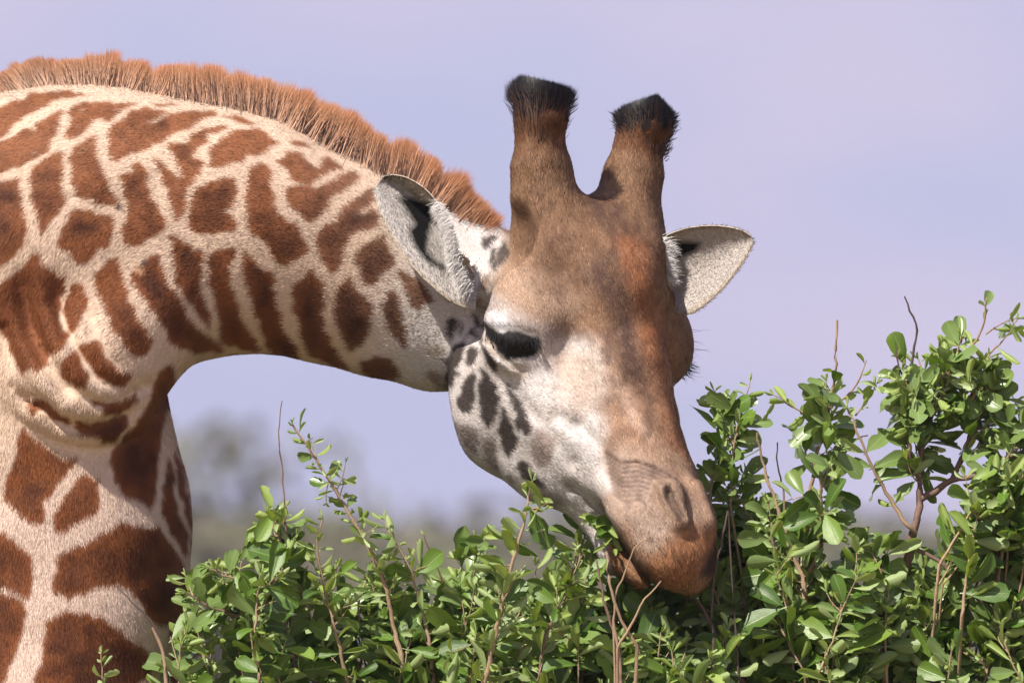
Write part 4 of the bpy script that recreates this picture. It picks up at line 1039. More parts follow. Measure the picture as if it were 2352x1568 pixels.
def tube(pts, rad, sides=7, name='branch', mat=None, parent=None, base=None):
    pts = np.asarray(pts, float); n = len(pts); rad = np.asarray(rad, float)
    T = np.gradient(pts, axis=0); T /= np.linalg.norm(T, axis=1, keepdims=True) + 1e-9
    ref = np.array([0., 1, 0]); A = np.cross(T, ref); bad = np.linalg.norm(A, axis=1) < .1; A[bad] = np.cross(T[bad], [1., 0, 0])
    A /= np.linalg.norm(A, axis=1, keepdims=True); B = np.cross(T, A)
    th = np.arange(sides) * 2 * np.pi / sides
    V = (pts[:, None] + rad[:, None, None] * (np.cos(th)[None, :, None] * A[:, None] + np.sin(th)[None, :, None] * B[:, None])).reshape(-1, 3)
    i = np.arange(n - 1)[:, None] * sides; j = np.arange(sides)[None]
    a = i + j; b = i + (j + 1) % sides
    F = np.stack([a, b, b + sides, a + sides], -1).reshape(-1, 4)
    return V, F

class Shrub:
    def __init__(self, name, label, cat, bx, bd, seed):
        self.r = np.random.default_rng(seed)
        p = P(bx, 784, bd); w_ = W(p); self.base = np.array([w_[0], w_[1], 0.0])
        self.root = bpy.data.objects.new(name, None); COL.objects.link(self.root); self.root.location = self.base
        tag(self.root, label, cat, 'leafy shrubs in front of and under the giraffe')
        self.leaves = []; self.tw = []; self.bx, self.bd = bx, bd
        self.hub = np.array([bx, 2050., bd])
    def obj(self, name, V, F, mat, design=True):
        return mesh_from(name, (W(V) if design else V) - self.base, F, mat, self.root)
    def stem(self, pts, r0, r1, mat, depth, leafy=0, size=(40, 75), young=.3, own=True, to_hub=True, start=.25, wob=5, spread=1.0, tip=True, drop=False):
        """a traced stem: photo positions from its foot to its tip, all at about one depth"""
        r = self.r
        if not np.isscalar(depth): dd = np.linspace(depth[0], depth[1], len(pts))
        else: dd = np.full(len(pts), depth) + np.cumsum(r.normal(0, 7, len(pts)))
        p = np.array([P(x, y, d) for (x, y), d in zip(pts, dd)])
        n = max(8, int(np.sqrt((np.diff(p, axis=0) ** 2).sum(1)).sum() / 16))
        c = catmull(p, n); c[1:-1] += r.normal(0, 1.2, (n - 2, 3))
        rad = np.linspace(r0, r1, n) * (1 + .08 * r.normal(0, 1, n))
        if to_hub and pts[0][1] > 1480:
            low = catmull([self.hub + r.normal(0, 14, 3), self.hub * .45 + c[0] * .55 + r.normal(0, 20, 3), c[0]], 10)[:-1]
            c = np.vstack([low, c]); rad = np.r_[np.linspace(r0 * 1.5, r0, 9), rad]; n += 9
        cl = c
        if not to_hub and (not own or drop) and c[0][1] < 1650 and c[-1][1] < 1700:
            ex = np.array([c[0][0] + (self.bx - c[0][0]) * .15 + r.normal(0, 15), 1780., c[0][2] + (r.uniform(90, 190) if not own else 40)])
            low = catmull([ex, ex * .5 + c[0] * .5 + r.normal(0, 10, 3), c[0]], 8)[:-1]
            c = np.vstack([low, c]); rad = np.r_[np.linspace(r0 * (1.2 if own else .6), r0, 7), rad]
        if own: self.obj('branch', *tube(c, rad), mat)
        else: self.tw.append((c, rad))
        c = cl
        if leafy: self.leaf_along(c, leafy, size, young, start, spread, tip)
        return c
    def leaf_along(self, c, step, size, young, start=.25, spread=1.0, tip=True):
        r = self.r; seg = np.sqrt((np.diff(c, axis=0) ** 2).sum(1)); cum = np.r_[0, np.cumsum(seg)]; L = cum[-1]
        s = L * start; k = 0; ang = r.uniform(0, 6.28)
        while s < L:
            i = min(np.searchsorted(cum, s) - 1, len(c) - 2); i = max(i, 0); x = (s - cum[i]) / (seg[i] + 1e-9)
            p = c[i] * (1 - x) + c[i + 1] * x; t = c[i + 1] - c[i]; t /= np.linalg.norm(t) + 1e-9
            ang += 2.4 + r.normal(0, .5)
            f = s / L
            for _ in range(1 if r.random() < .55 else 2):
                a1 = np.cross(t, [0, 0, 1.]); a1 /= np.linalg.norm(a1) + 1e-9; a2 = np.cross(t, a1)
                o = math.cos(ang) * a1 + math.sin(ang) * a2 * .8
                d = t * r.uniform(.1, .85) + o * r.uniform(.65, 1.15) * spread + np.array([0, r.uniform(-.1, .3), 0]); d /= np.linalg.norm(d)
                yng = r.random() < (.12 + young) * (0.35 + 1.3 * f)
                z = 1.42 * r.uniform(*size) * (1 - .42 * max(0, f - .75) / .25 * (1 if tip else 0)) * (.8 if yng else 1)
                self.leaves.append((p + d * 3, d, z, 'yng' if yng else 'old', False)); ang += 3.14
            s += 1.45 * step * r.uniform(.7, 1.35) * (.75 if f > .8 else 1)
            k += 1
        if tip:
            for _ in range(3):
                d = c[-1] - c[-2]; d = d / (np.linalg.norm(d) + 1e-9) + r.normal(0, .5, 3); d /= np.linalg.norm(d)
                self.leaves.append((c[-1], d, r.uniform(.4, .8) * size[0], 'yng', False))
    def side_twigs(self, c, n, ln, size, young, rr=1.8, start=.3):
        r = self.r
        for _ in range(n):
            i = int(len(c) * r.uniform(start, .95)); i = min(max(i, 1), len(c) - 2)
            t = c[i + 1] - c[i]; t /= np.linalg.norm(t) + 1e-9
            d = t * .7 + r.normal(0, .75, 3); d[1] -= .25; d /= np.linalg.norm(d)
            L = r.uniform(*ln); q = np.array([c[i], c[i] + d * L * .5 + r.normal(0, 4, 3), c[i] + d * L + np.array([0, -L * .12, 0]) + r.normal(0, 5, 3)])
            q = catmull(q, 8); self.tw.append((q, np.linspace(rr, .9, 8)))
            self.leaf_along(q, 15, size, young, .2)
    def finish(self, keep, n_obj=300):
        r = self.r
        # trunk down to the ground
        g = np.array([self.bx, 784 + 2.62 / S + 60, self.bd])
        c = catmull([g, g * .5 + self.hub * .5 + r.normal(0, 25, 3), self.hub], 14)
        self.obj('trunk', *tube(c, np.linspace(40, 24, 14), 10), M_BARK)
        for sx_ in (-1, 1):
            g2 = g + np.array([sx_ * r.uniform(70, 130), 0, r.uniform(-90, 90)]); h2 = np.array([self.bx + sx_ * r.uniform(180, 320), 1900., self.bd + r.uniform(-60, 90)])
            self.obj('trunk', *tube(catmull([g2, g2 * .5 + h2 * .5 - np.array([sx_ * 60, 0, 0]) + r.normal(0, 20, 3), h2], 14), np.linspace(30, 9, 14), 9), M_BARK)
        V = []; F = []; o = 0
        for c, rad in self.tw:
            v, f = tube(c, rad, 5); V.append(v); F.append(f + o); o += len(v)
        if V: tag(self.obj('twigs', np.concatenate(V), np.concatenate(F), M_TAN), kind='stuff')
        Ls = [l for l in self.leaves if keep(l)]
        sc = []
        for (p, d, z, age, pin) in Ls:
            infr = (-60 < p[0] < 2412) and (p[1] < 1600)
            sc.append((1e6 if pin else 0) + (infr * 1000) + z * 4 - p[2] * .9)
        order = np.argsort(-np.array(sc)); nobj = 0
        mass = {'old': [], 'yng': []}
        sunv = np.array([sdir @ rt, -(sdir @ upv), sdir @ fw])
        for rank, k in enumerate(order):
            p, d, z, age, pin = Ls[k]
            nrm = sunv * r.uniform(.2, 1.0) + np.array([0, 0, -1.]) * r.uniform(0, .9) + r.normal(0, .5, 3); nrm -= d * (nrm @ d); nrm /= np.linalg.norm(nrm) + 1e-9
            if (age == 'yng' and r.random() < .45) or r.random() < .12: nrm = -nrm
            sd = np.cross(d, nrm)
            bi = int(r.integers(len(BL[age]))); bv, bf, buv, me = BL[age][bi]
            M = np.stack([sd, d, nrm], 1) * z                       # columns
            if rank < n_obj:
                Wm = np.stack([to_world_dir(M[:, i][None])[0] * S for i in range(3)], 1)
                if np.linalg.det(Wm) < 0: Wm[:, 0] *= -1
                o = bpy.data.objects.new('leaf', me); COL.objects.link(o); o.parent = self.root
                m4 = Matrix.Identity(4); loc = W(p) - self.base
                for a in range(3):
                    for b in range(3): m4[a][b] = Wm[a, b]
                    m4[a][3] = loc[a]
                o.matrix_local = m4
            else:
                mass[age].append((bi, M, p))
        for age, L in mass.items():
            if not L: continue
            V = []; F = []; U = []; o = 0
            for bi, M, p in L:
                bv, bf, buv, me = BL[age][bi]
                V.append(bv @ M.T + p); F.append((bf if np.linalg.det(M) < 0 else bf[:, ::-1]) + o); U.append(buv); o += len(bv)
            V = np.concatenate(V); F = np.concatenate(F); U = np.concatenate(U)
            ob = self.obj('foliage', V, F, LM[(age, 1)]); uvl = ob.data.uv_layers.new(name='UVMap')
            uvl.data.foreach_set('uv', U[F.ravel()].ravel().astype(np.float32)); tag(ob, kind='stuff')
        print(self.root.name, 'leaves', len(Ls))

def keep_leaf(l):
    p = l[0] + l[1] * l[2] * .5
    if l[4]: return True
    if p[0] < 480 and p[2] < 150:
        if p[0] < 395 and p[1] < 1490: return False
    if 940 < p[0] < 1700 and p[1] < 1345:
        h = bvh.ray_cast(Vector((p[0], p[1], -900)), Vector((0, 0, 1)))
        if h[0] is not None and p[2] < h[0][2] + 25: return False
        for dx, dy in ((24, 0), (-24, 0), (0, 24), (0, -24)):
            h = bvh.ray_cast(Vector((p[0] + dx, p[1] + dy, -900)), Vector((0, 0, 1)))
            if h[0] is not None and p[2] < h[0][2] - 5: return False
    return True

def fill(sh, n, poly, dr, seed, size, young, clear=None):
    """ordinary shoots under the outline of the leafy mass"""
    r = np.random.default_rng(seed); pts = np.array(poly, float); k = 0
    lo, hi = pts.min(0), pts.max(0)
    while k < n:
        x, y = r.uniform(lo[0], hi[0]), lo[1] + (hi[1] - lo[1]) * r.random() ** .8
        if not inpoly(np.array([x]), np.array([y]), poly)[0]: continue
        d = r.uniform(*dr); k += 1
        L = r.uniform(130, 280); lean = r.normal(0, .32) + np.clip((x - sh.bx) / 2200, -.3, .3)
        foot = (x - lean * L, y + L)
        c = sh.stem([foot, (x - lean * L * .4 + r.normal(0, 8), y + L * .45), (x, y)], r.uniform(2.2, 4.5), 1.3, None, d, leafy=15, size=size, young=young, own=False, to_hub=False, start=.15)
        sh.side_twigs(c, int(r.integers(1, 4)), (35, 95), size, young)

R1 = (2472, 1000); R2 = (2472, 1648)
# ---------------- shrub under the neck
s1 = Shrub('leafy_shrub', 'low leafy green shrub with tall thin shoots under the giraffe neck and beside its chest', 'shrub', 700, -120, 21)
c = s1.stem([(935, 1568), (905, 1440), (880, 1330), (820, 1210), (760, 1110), (712, 1034), (672, 975)], 6.5, 2.2, M_TAN, -190, leafy=24, size=(26, 52), young=.7, start=.25)
s1.side_twigs(c, 11, (25, 75), (22, 46), .75, 1.6, .3)
s1.leaves.append((P(690, 985, -192), np.array([.05, -1, 0.]), 52, 'old', True))
s1.stem([(668, 1330), (655, 1190), (648, 1080), (640, 1010), (648, 920)], 2.8, 1.3, M_BARK, -150, to_hub=False, drop=True)
c = s1.stem([(690, 1568), (660, 1450), (650, 1330), (648, 1250), (632, 1185)], 5, 2, M_BARK, -130, leafy=17, size=(40, 74), young=.3, start=.3); s1.side_twigs(c, 9, (30, 80), (36, 66), .35)
c = s1.stem([(655, 1340), (600, 1332), (540, 1328), (480, 1305)], 3.5, 1.6, M_TAN, -150, leafy=14, size=(34, 62), young=.5, start=.35, to_hub=False); s1.side_twigs(c, 4, (20, 50), (26, 46), .7)
c = s1.stem([(740, 1568), (640, 1470), (560, 1420), (480, 1392), (430, 1360)], 7, 2, M_BARK, -140, leafy=16, size=(40, 72), young=.3, start=.3); s1.side_twigs(c, 8, (30, 80), (34, 64), .3)
c = s1.stem([(800, 1568), (770, 1450), (740, 1330), (728, 1250), (742, 1190)], 4.5, 1.8, M_TAN, -170, leafy=17, size=(38, 66), young=.5, start=.3); s1.side_twigs(c, 6, (30, 70), (34, 60), .5)
c = s1.stem([(995, 1568), (985, 1460), (960, 1370), (940, 1300), (905, 1240)], 5, 1.8, M_TAN, -190, leafy=16, size=(36, 70), young=.55, start=.2); s1.side_twigs(c, 6, (30, 70), (34, 60), .55)
c = s1.stem([(1040, 1420), (1028, 1369), (1009, 1314), (986, 1262), (973, 1227)], 3, 1.4, M_BARK, -100, leafy=26, size=(22, 40), young=.5, start=.2, to_hub=False, drop=True)
s1.stem([(390, 1568), (372, 1490), (350, 1432), (300, 1378), (266, 1345)], 2.6, 1.2, M_DARK, -330, to_hub=False, drop=True)
c = s1.stem([(384, 1600), (374, 1500), (350, 1440)], 4.6, 3.2, M_TAN, -340, to_hub=False, drop=True)
c = s1.stem([(250, 1700), (240, 1600), (232, 1500)], 3, 1.4, M_TAN, -420, leafy=12, size=(26, 44), young=.8, start=.45, to_hub=False, drop=True)
for i in range(len(s1.leaves)):
    l = s1.leaves[i]
    if l[0][2] < -395: s1.leaves[i] = (*l[:4], True)
fill(s1, 74, [(395, 1440), (470, 1300), (590, 1240), (640, 1215), (720, 1260), (830, 1275), (960, 1290), (1080, 1300), (1100, 1760), (380, 1760)], (-260, 120), 3, (38, 72), .3)
fill(s1, 30, [(380, 1740), (1080, 1740), (960, 2700), (500, 2700)], (-260, 200), 49, (44, 78), .25)
s1.finish(keep_leaf)
# ---------------- shrub being browsed
s2 = Shrub('leafy_shrub', 'leafy green shrub with pale young leaves that the giraffe muzzle reaches into', 'shrub', 1250, -160, 22)
c = s2.stem([(1110, 1580), (1125, 1514), (1160, 1353), (1199, 1214), (1222, 1105)], 6.5, 2, M_TAN, -330, leafy=17, size=(46, 82), young=.75, start=.12); s2.side_twigs(c, 13, (30, 80), (36, 70), .75, 1.8, .12)
for i in range(len(s2.leaves)):
    l = s2.leaves[i]
    if l[0][1] > 1085 and 1085 < l[0][0] < 1262: s2.leaves[i] = (*l[:4], True)
c = s2.stem([(1235, 1568), (1251, 1469), (1276, 1411), (1306, 1353), (1325, 1262)], 4.5, 1.6, M_BARK, -340, leafy=17, size=(38, 72), young=.7, start=.1); s2.side_twigs(c, 6, (30, 66), (34, 60), .7)
c = s2.stem([(1085, 1500), (1095, 1390), (1090, 1300), (1105, 1240)], 3.5, 1.5, M_BARK, 60, leafy=16, size=(40, 66), young=.15, start=.15, to_hub=False, drop=True); s2.side_twigs(c, 5, (30, 60), (34, 56), .2)
for a, b_, rr, mt in (([(1420, 1450), (1390, 1250), (1320, 1050), (1250, 690)], -400, (4, 2.2), M_BARK), ([(1540, 1300), (1430, 1130), (1350, 880), (1310, 590)], -410, (4.2, 2.4), M_TAN),
                      ([(1400, 1320), (1500, 1150), (1580, 990), (1710, 840)], -420, (3.6, 1.5), M_TAN), ([(1370, 1120), (1390, 930), (1460, 760), (1530, 600), (1610, 540)], -425, (2.6, 1.2), M_TAN), ([(1430, 1600), (1410, 1400), (1370, 1120)], -410, (5, 3), M_TAN)):
    s2.stem(TT(*C2, a), rr[0], rr[1], mt, b_, to_hub=False, drop=True)
fill(s2, 66, [(1030, 1330), (1085, 1225), (1130, 1190), (1250, 1235), (1340, 1250), (1400, 1330), (1480, 1390), (1620, 1380), (1660, 1760), (1020, 1760)], (-330, 60), 4, (40, 78), .42)
fill(s2, 22, [(1080, 1400), (1640, 1420), (1640, 1700), (1080, 1700)], (-380, -200), 62, (42, 76), .5)
fill(s2, 30, [(1060, 1240), (1100, 1200), (1380, 1215), (1500, 1260), (1640, 1240), (1660, 1600), (1060, 1600)], (60, 260), 41, (40, 70), .12)
fill(s2, 30, [(1000, 1740), (1600, 1740), (1480, 2700), (1120, 2700)], (-260, 200), 50, (44, 78), .25)
s2.finish(keep_leaf)
# ---------------- tall shrub on the right
s3 = Shrub('leafy_shrub', 'tall open shrub with forked reddish brown stem and bare twig ends beside giraffe muzzle', 'shrub', 2010, 40, 23)
T1 = lambda pts: TT(*R1, pts)
T2 = lambda pts: TT(*R2, pts)
c = s3.stem(T2([(1290, 1600), (1390, 1320), (1400, 1120), (1480, 900), (1530, 650), (1580, 450), (1605, 300), (1615, 160), (1600, 60), (1640, -150), (1700, -350)]), 15, 5, M_BARK, -40)
s3.side_twigs(c[-12:], 10, (40, 120), (36, 66), .3, 2.2, .1)
c = s3.stem(T1([(1620, 1550), (1750, 1480), (1840, 1420), (2000, 1390), (2150, 1310), (2300, 1230), (2420, 1180)]), 9, 3, M_BARK, -45, to_hub=False); s3.side_twigs(c[-16:], 9, (40, 90), (34, 64), .35)
c = s3.stem(T1([(1845, 1415), (1900, 1280), (1950, 1180), (1960, 1060), (1900, 950)]), 8, 3.5, M_BARK, -45, to_hub=False); s3.side_twigs(c, 8, (40, 110), (34, 64), .3)
c = s3.stem(T1([(1560, 1345), (1530, 1200), (1530, 1000), (1550, 850), (1535, 740)]), 6.5, 4, M_BARK, -50, to_hub=False); s3.side_twigs(c, 5, (30, 80), (34, 60), .35, 1.8, .4)
s3.stem(T1([(1535, 740), (1560, 560), (1592, 325), (1545, 230), (1500, 110)]), 4, 1.8, M_DARK, -50, to_hub=False)
s3.stem(T1([(1530, 750), (1470, 640), (1448, 560), (1438, 440)]), 3.2, 1.4, M_DARK, -52, to_hub=False)
# crown of the stem
for (a, b_) in (((1700, 950), (1750, 480)), ((1700, 900), (1900, 420)), ((1680, 980), (1600, 560)), ((1900, 950), (2060, 560)), ((1960, 1060), (2180, 700)), ((1700, 950), (1480, 800)), ((1750, 900), (2000, 760)), ((1960, 1080), (2200, 980)), ((1700, 960), (1820, 640)), ((1650, 1000), (1500, 950))):
    p0, p1 = T1([a, b_]); m_ = ((p0[0] + p1[0]) / 2 + 8, (p0[1] + p1[1]) / 2)
    c = s3.stem([p0, m_, p1], 3.4, 1.5, M_TAN, (-40, -40 + s3.r.uniform(-70, 90)), leafy=13, size=(36, 70), young=.38, start=.2, to_hub=False); s3.side_twigs(c, 5, (24, 64), (30, 60), .4)
c = s3.stem(T1([(1960, 880), (2030, 760), (2100, 530), (2200, 430), (2310, 270)]), 3.4, 1.4, M_TAN, -80, leafy=22, size=(36, 66), young=.5, start=.2, to_hub=False)
s3.stem(T1([(1900, 560), (2050, 360), (2070, 240), (2088, 120)]), 3, 2, M_TAN, -80, to_hub=False, leafy=34, size=(30, 50), young=.4, tip=False)
c = s3.stem(T1([(2080, 380), (2180, 310), (2290, 270)]), 2.2, 1.2, M_TAN, -85, leafy=14, size=(34, 52), young=.3, to_hub=False)
c = s3.stem(T1([(810, 1560), (850, 1400), (870, 1250), (930, 1060), (970, 880), (1008, 680), (1015, 500), (1020, 280)]), 5, 2.6, M_TAN, -70, to_hub=False, drop=True)
s3.side_twigs(c[: int(len(c) * .62)], 12, (30, 80), (36, 66), .35)
s3.leaf_along(c[int(len(c) * .5): int(len(c) * .74)], 13, (24, 46), .5, tip=False)
c = s3.stem(T1([(985, 890), (1060, 840), (1130, 780), (1190, 670), (1230, 565)]), 3, 1.5, M_TAN, -70, to_hub=False); s3.leaf_along(c[:8], 16, (30, 46), .5, tip=False)
c = s3.stem(T1([(940, 1030), (860, 990), (760, 930), (660, 860), (570, 815)]), 2.6, 1.2, M_TAN, -74, leafy=17, size=(34, 76), young=.35, start=.15, to_hub=False)
c = s3.stem(T2([(1578, 500), (1500, 420), (1400, 250), (1290, 70), (1210, -110), (1150, -260), (1090, -400)]), 5.5, 2, M_TAN, -60, leafy=30, size=(34, 80), young=.35, to_hub=False)
c = s3.stem(T1([(1150, 960), (1230, 870), (1270, 800), (1300, 735)]), 2.2, 1.1, M_TAN, -62, leafy=15, size=(28, 46), young=.7, to_hub=False)
s3.stem(T1([(1240, 1100), (1120, 1130), (1000, 1140)]), 1.8, 1, M_BARK, -62, to_hub=False)
c = s3.stem(T2([(970, 1600), (900, 1320), (830, 1130), (790, 950), (770, 800), (700, 650), (650, 480), (560, 220), (490, 0), (450, -216)]), 9, 2.4, M_TAN, -120); s3.side_twigs(c[:-14], 16, (40, 100), (40, 78), .3)
c = s3.stem(T2([(790, 810), (870, 680), (905, 450), (905, 250), (900, 60)]), 5, 3, M_TAN, -115, to_hub=False); s3.side_twigs(c, 9, (40, 90), (38, 72), .3)
c = s3.stem(T1([(100, 1700), (125, 1450), (200, 1230), (225, 1000), (190, 870), (150, 790)]), 4, 1.8, M_TAN, 30, leafy=17, size=(36, 66), young=.5, start=.2, to_hub=False, drop=True); s3.side_twigs(c, 8, (24, 64), (34, 58), .55)
c = s3.stem(T1([(260, 1600), (290, 1150), (330, 960), (380, 780), (400, 720)]), 3, 1.5, M_TAN, 20, leafy=16, size=(34, 62), young=.55, start=.15, to_hub=False, drop=True); s3.side_twigs(c, 6, (24, 60), (34, 56), .6)
s3.leaves.append((np.array(P(1592, 935, 15)), np.array([.75, .6, 0.]), 74, 'old', True)); s3.leaves.append((np.array(P(1650, 925, 15)), np.array([-.95, -.25, -.1]), 52, 'yng', True))
c = s3.stem(T1([(640, 1500), (600, 1330), (595, 1150)]), 2.6, 1.6, M_TAN, 40, to_hub=False, drop=True)
s3.stem(T2([(360, 1600), (200, 1330), (90, 1080), (20, 970)]), 6.5, 3.5, M_BARK, -60); s3.stem(T2([(350, 1560), (260, 1460), (120, 1370), (0, 1270)]), 7, 3.5, M_BARK, -150)
s3.stem(T2([(1170, 1300), (1140, 1150), (1110, 980), (1050, 850)]), 7, 5, M_BARK, -80, to_hub=False, drop=True); s3.stem(T2([(1395, 1115), (1240, 1025), (1175, 890), (1135, 770)]), 6, 2.5, M_BARK, -45, to_hub=False, leafy=20, size=(36, 60), young=.3, start=.6)
s3.stem(T2([(1420, 1290), (1500, 1330), (1580, 1380)]), 4.5, 2.5, M_BARK, -60, to_hub=False)
c = s3.stem(T2([(1590, 620), (1750, 700), (1900, 830), (2050, 920), (2110, 945), (2160, 850), (2120, 720)]), 5.5, 2.5, M_BARK, -60, to_hub=False); s3.side_twigs(c, 9, (40, 100), (38, 70), .4)
s3.stem(T2([(240, 340), (190, 600), (145, 800), (130, 1100), (140, 1300), (115, 1580)]), 2.2, 2.6, M_DARK, -300, to_hub=False, drop=True)
# big leaves that catch the eye
for (x, y, dx, dy, z, dp) in ((620, 1040, -1, .45, 108, -260), (640, 1030, -.75, -.55, 92, -240), (1090, 1350, .9, -.6, 118, -255), (700, 980, -.3, -.9, 56, -220), (590, 700, -1, .02, 72, -220), (1250, 1480, .8, -.5, 74, -240), (680, 1230, -1, .5, 105, -230), (1700, 1400, -.4, -1, 88, -230), (1880, 1420, .1, -1, 78, -220)):
    (px, py), = T2([(x, y)]); d = np.array([dx, dy, .1]); s3.leaves.append((P(px, py, dp), d / np.linalg.norm(d), z, 'old', True))
fill(s3, 84, [(1600, 1180), (1680, 1130), (1790, 1150), (1860, 1090), (1930, 1110), (1990, 1230), (2090, 1300), (2180, 1230), (2270, 1140), (2360, 1060), (2520, 1020), (2560, 1760), (1640, 1760)], (-230, 180), 6, (40, 76), .34)
fill(s3, 40, [(1640, 1330), (2540, 1330), (2540, 1700), (1640, 1700)], (-280, -60), 61, (42, 74), .4)
fill(s3, 22, [(2260, 1100), (2360, 990), (2520, 980), (2540, 1300), (2230, 1260)], (-200, 60), 8, (40, 74), .5)
fill(s3, 20, [(1590, 1100), (1660, 1060), (1800, 1110), (1800, 1320), (1600, 1330)], (40, 200), 9, (38, 66), .35)
fill(s3, 30, [(1620, 1740), (2560, 1740), (2440, 2700), (1740, 2700)], (-260, 200), 51, (44, 78), .25)
s3.finish(keep_leaf)
# ---------------- mouthful
mp = front(1400, 1200)
sp = bpy.data.objects.new('leafy_sprig', None); COL.objects.link(sp); spb = W(np.array([mp[0], mp[1], mp[2] - 20])); sp.location = spb
tag(sp, 'bunch of bright green leaves sticking out of the giraffe mouth', 'leaves')
rr_ = np.random.default_rng(77)
v, f = tube(np.array([(1445, 1262, mp[2] + 5), (1410, 1225, mp[2] - 14), (1372, 1178, mp[2] - 26)]), [3, 2.4, 1.4], 6)
mesh_from('twig', W(v) - spb, f, M_TAN, sp)
for i in range(22):
    t = rr_.random(); p = np.array([1366 + 62 * t, 1180 + 60 * t, mp[2] - 34]) + rr_.normal(0, 1, 3) * np.array([11, 11, 9])
    d = np.array([rr_.normal(-.35, .6), rr_.normal(.15, .6), rr_.normal(-.35, .3)]); d /= np.linalg.norm(d)
    nrm = np.array([-.4, -.6, -.7]) + rr_.normal(0, .4, 3); nrm -= d * (nrm @ d); nrm /= np.linalg.norm(nrm)
    age = 'yng' if rr_.random() < .8 else 'old'; bv, bf, buv, me = BL[age][int(rr_.integers(len(BL[age])))]
    z = rr_.uniform(34, 62); M = np.stack([np.cross(d, nrm), d, nrm], 1) * z
    Wm = np.stack([to_world_dir(M[:, k][None])[0] * S for k in range(3)], 1)
    if np.linalg.det(Wm) < 0: Wm[:, 0] *= -1
    o = bpy.data.objects.new('leaf', me); COL.objects.link(o); o.parent = sp; m4 = Matrix.Identity(4); loc = W(p) - spb
    for a in range(3):
        for b in range(3): m4[a][b] = Wm[a, b]
        m4[a][3] = loc[a]
    o.matrix_local = m4
# ------------------------------------------------------------------ ground and far trees
m_gr, nd, lk, bs = new_mat('dry_savanna')
nz = nd.new('ShaderNodeTexNoise'); nz.inputs['Scale'].default_value = .35; nz.inputs['Detail'].default_value = 8
rp = nd.new('ShaderNodeValToRGB'); rp.color_ramp.elements[0].position = .35; rp.color_ramp.elements[0].color = (.11, .10, .045, 1); rp.color_ramp.elements[1].position = .65; rp.color_ramp.elements[1].color = (.30, .22, .12, 1)
tc = nd.new('ShaderNodeTexCoord'); lk.new(tc.outputs['Object'], nz.inputs['Vector'])
lk.new(nz.outputs['Fac'], rp.inputs['Fac']); lk.new(rp.outputs['Color'], bs.inputs['Base Color']); bs.inputs['Roughness'].default_value = .95
gs = 2500
ng = 60; xs = np.sign(np.linspace(-1, 1, ng)) * np.abs(np.linspace(-1, 1, ng)) ** 2.5 * gs
gx, gy = np.meshgrid(xs, xs, indexing='ij'); gz = -.02 - .03 * np.abs(np.sin(gx * .21 + 1) * np.cos(gy * .17))
idx = np.arange(ng * ng).reshape(ng, ng)
gF = np.stack([idx[:-1, :-1], idx[1:, :-1], idx[1:, 1:], idx[:-1, 1:]], -1).reshape(-1, 4)
tag(mesh_from('ground', np.stack([gx, gy, gz], -1).reshape(-1, 3), gF, m_gr), kind='structure')
m_far, nd, lk, bs = new_mat('far_foliage')
gi = nd.new('ShaderNodeNewGeometry'); rp = nd.new('ShaderNodeValToRGB'); rp.color_ramp.elements[0].color = (.075, .09, .04, 1); rp.color_ramp.elements[1].color = (.17, .15, .095, 1)
lk.new(gi.outputs['Random Per Island'], rp.inputs['Fac']); lk.new(rp.outputs['Color'], bs.inputs['Base Color']); bs.inputs['Roughness'].default_value = .8
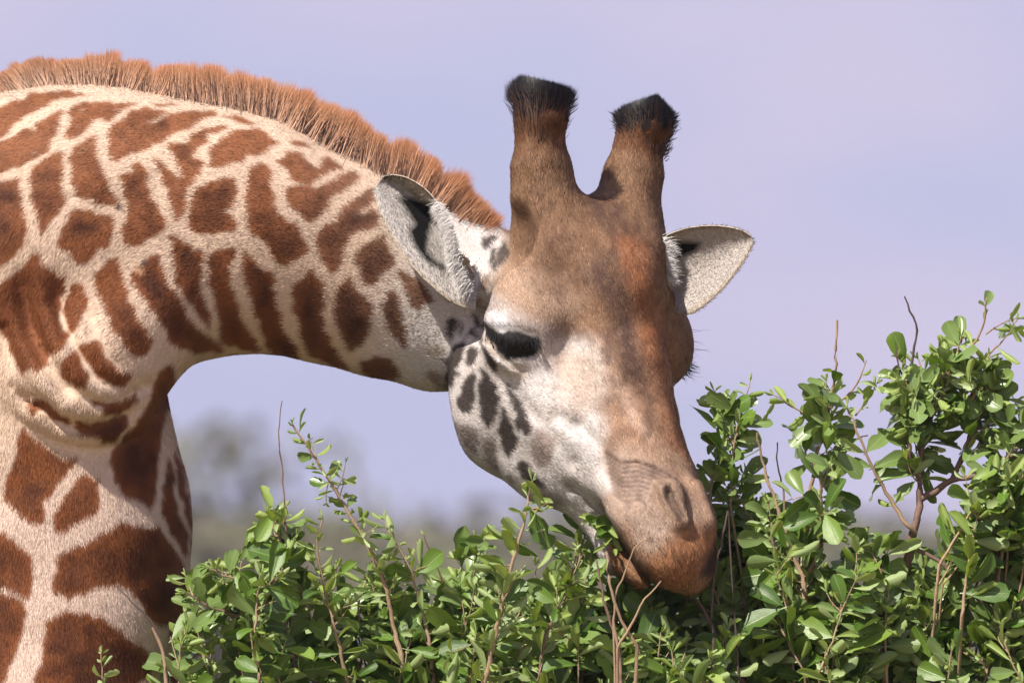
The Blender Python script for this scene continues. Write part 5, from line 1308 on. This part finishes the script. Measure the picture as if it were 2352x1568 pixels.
def far_tree(x, ytop, dist, wid, label, seed, dens=1.0):
    """x, ytop: photo position of the crown top; dist: metres from the camera; wid: crown width in metres"""
    r = np.random.default_rng(seed)
    t = CAMP + (DIST * fw + ((x - 1176) * rt + (784 - ytop) * upv) * S) * dist / DIST
    top = t[2]; base = np.array([t[0], t[1], -.03]); h = max(top, 1.5)
    ro = bpy.data.objects.new('savanna_tree', None); COL.objects.link(ro); ro.location = base
    tag(ro, label, 'tree', 'trees and bushes far out on the plain')
    lo = .35 * h
    V = []; F = []; o = 0
    lim = []
    for k in range(5):
        a = r.uniform(0, 6.28); e = np.array([math.cos(a) * wid * .3, math.sin(a) * wid * .3, h * r.uniform(.6, .85)])
        c = catmull([(0, 0, 0), (e[0] * .25, e[1] * .25, lo), e], 8); v, f = tube(c, np.linspace(.05 * h * .5, .02, 8), 6); V.append(v); F.append(f + o); o += len(v); lim.append(e)
    mesh_from('trunk', np.concatenate(V), np.concatenate(F), M_DARK, ro)
    n = int(2600 * dens); nc = 26
    cc = np.c_[r.normal(0, .26, nc) * wid, r.normal(0, .26, nc) * wid, lo + (h - lo) * r.beta(2.2, 1.5, nc)]
    ci = r.integers(nc, size=n); p = cc[ci] + r.normal(0, 1, (n, 3)) * np.array([.1, .1, .075]) * wid
    p[:, 2] = np.clip(p[:, 2], .15, h)
    a = r.normal(0, 1, (n, 3)); a /= np.linalg.norm(a, axis=1, keepdims=True); b = np.cross(a, r.normal(0, 1, (n, 3))); b /= np.linalg.norm(b, axis=1, keepdims=True)
    z = r.uniform(.05, .12, (n, 1)) * max(1, dist / 90)
    VV = np.stack([p - a * z, p + b * z * .6, p + a * z, p - b * z * .6], 1).reshape(-1, 3)
    mesh_from('crown', VV, np.arange(len(VV)).reshape(-1, 4), m_far, ro, False)
far_tree(400, 975, 260, 5.5, 'blurred green tree far behind the giraffe chest', 1, .22)
far = [(600, 1290, 75, 3.4), (760, 1250, 90, 4.5), (930, 1300, 80, 4.0), (1080, 1280, 110, 5.5), (1500, 1290, 95, 5.0), (1750, 1230, 100, 5.5), (1940, 1260, 85, 4.5), (2080, 1220, 95, 5), (2250, 1250, 120, 6), (520, 1200, 70, 2.2), (2420, 1230, 90, 5), (330, 1260, 100, 6)]
far += [(560, 1150, 85, 3.6), (700, 1180, 95, 4), (1000, 1190, 100, 4.5), (1880, 1170, 100, 4)]
for i, (x, y, dd, wd) in enumerate(far):
    far_tree(x, y, dd * 3, wd * 3, 'blurred dull green bush on the plain, glimpsed low behind the leafy shrubs', 10 + i, .22 if i > 11 else 1.0)

# ------------------------------------------------------------------ hot dusty air
m_hz = bpy.data.materials.new('haze'); m_hz.use_nodes = True; nd = m_hz.node_tree.nodes; lk = m_hz.node_tree.links
nd.remove(nd['Principled BSDF']); pv = nd.new('ShaderNodeVolumePrincipled')
pv.inputs['Color'].default_value = (.76, .77, .92, 1); pv.inputs['Density'].default_value = .0003; pv.inputs['Anisotropy'].default_value = 0
lk.new(pv.outputs['Volume'], [n for n in nd if n.type == 'OUTPUT_MATERIAL'][0].inputs['Volume'])
x, y0, y1, z0, z1 = 2600, -2600, 2600, -1.1, 16.0
hv_ = [(-x, y0, z0), (x, y0, z0), (x, y1, z0), (-x, y1, z0), (-x, y0, z1), (x, y0, z1), (x, y1, z1), (-x, y1, z1)]
hf_ = [(0, 3, 2, 1), (4, 5, 6, 7), (0, 1, 5, 4), (1, 2, 6, 5), (2, 3, 7, 6), (3, 0, 4, 7)]
tag(mesh_from('haze', np.array(hv_), np.array(hf_), m_hz, None, False), kind='stuff')
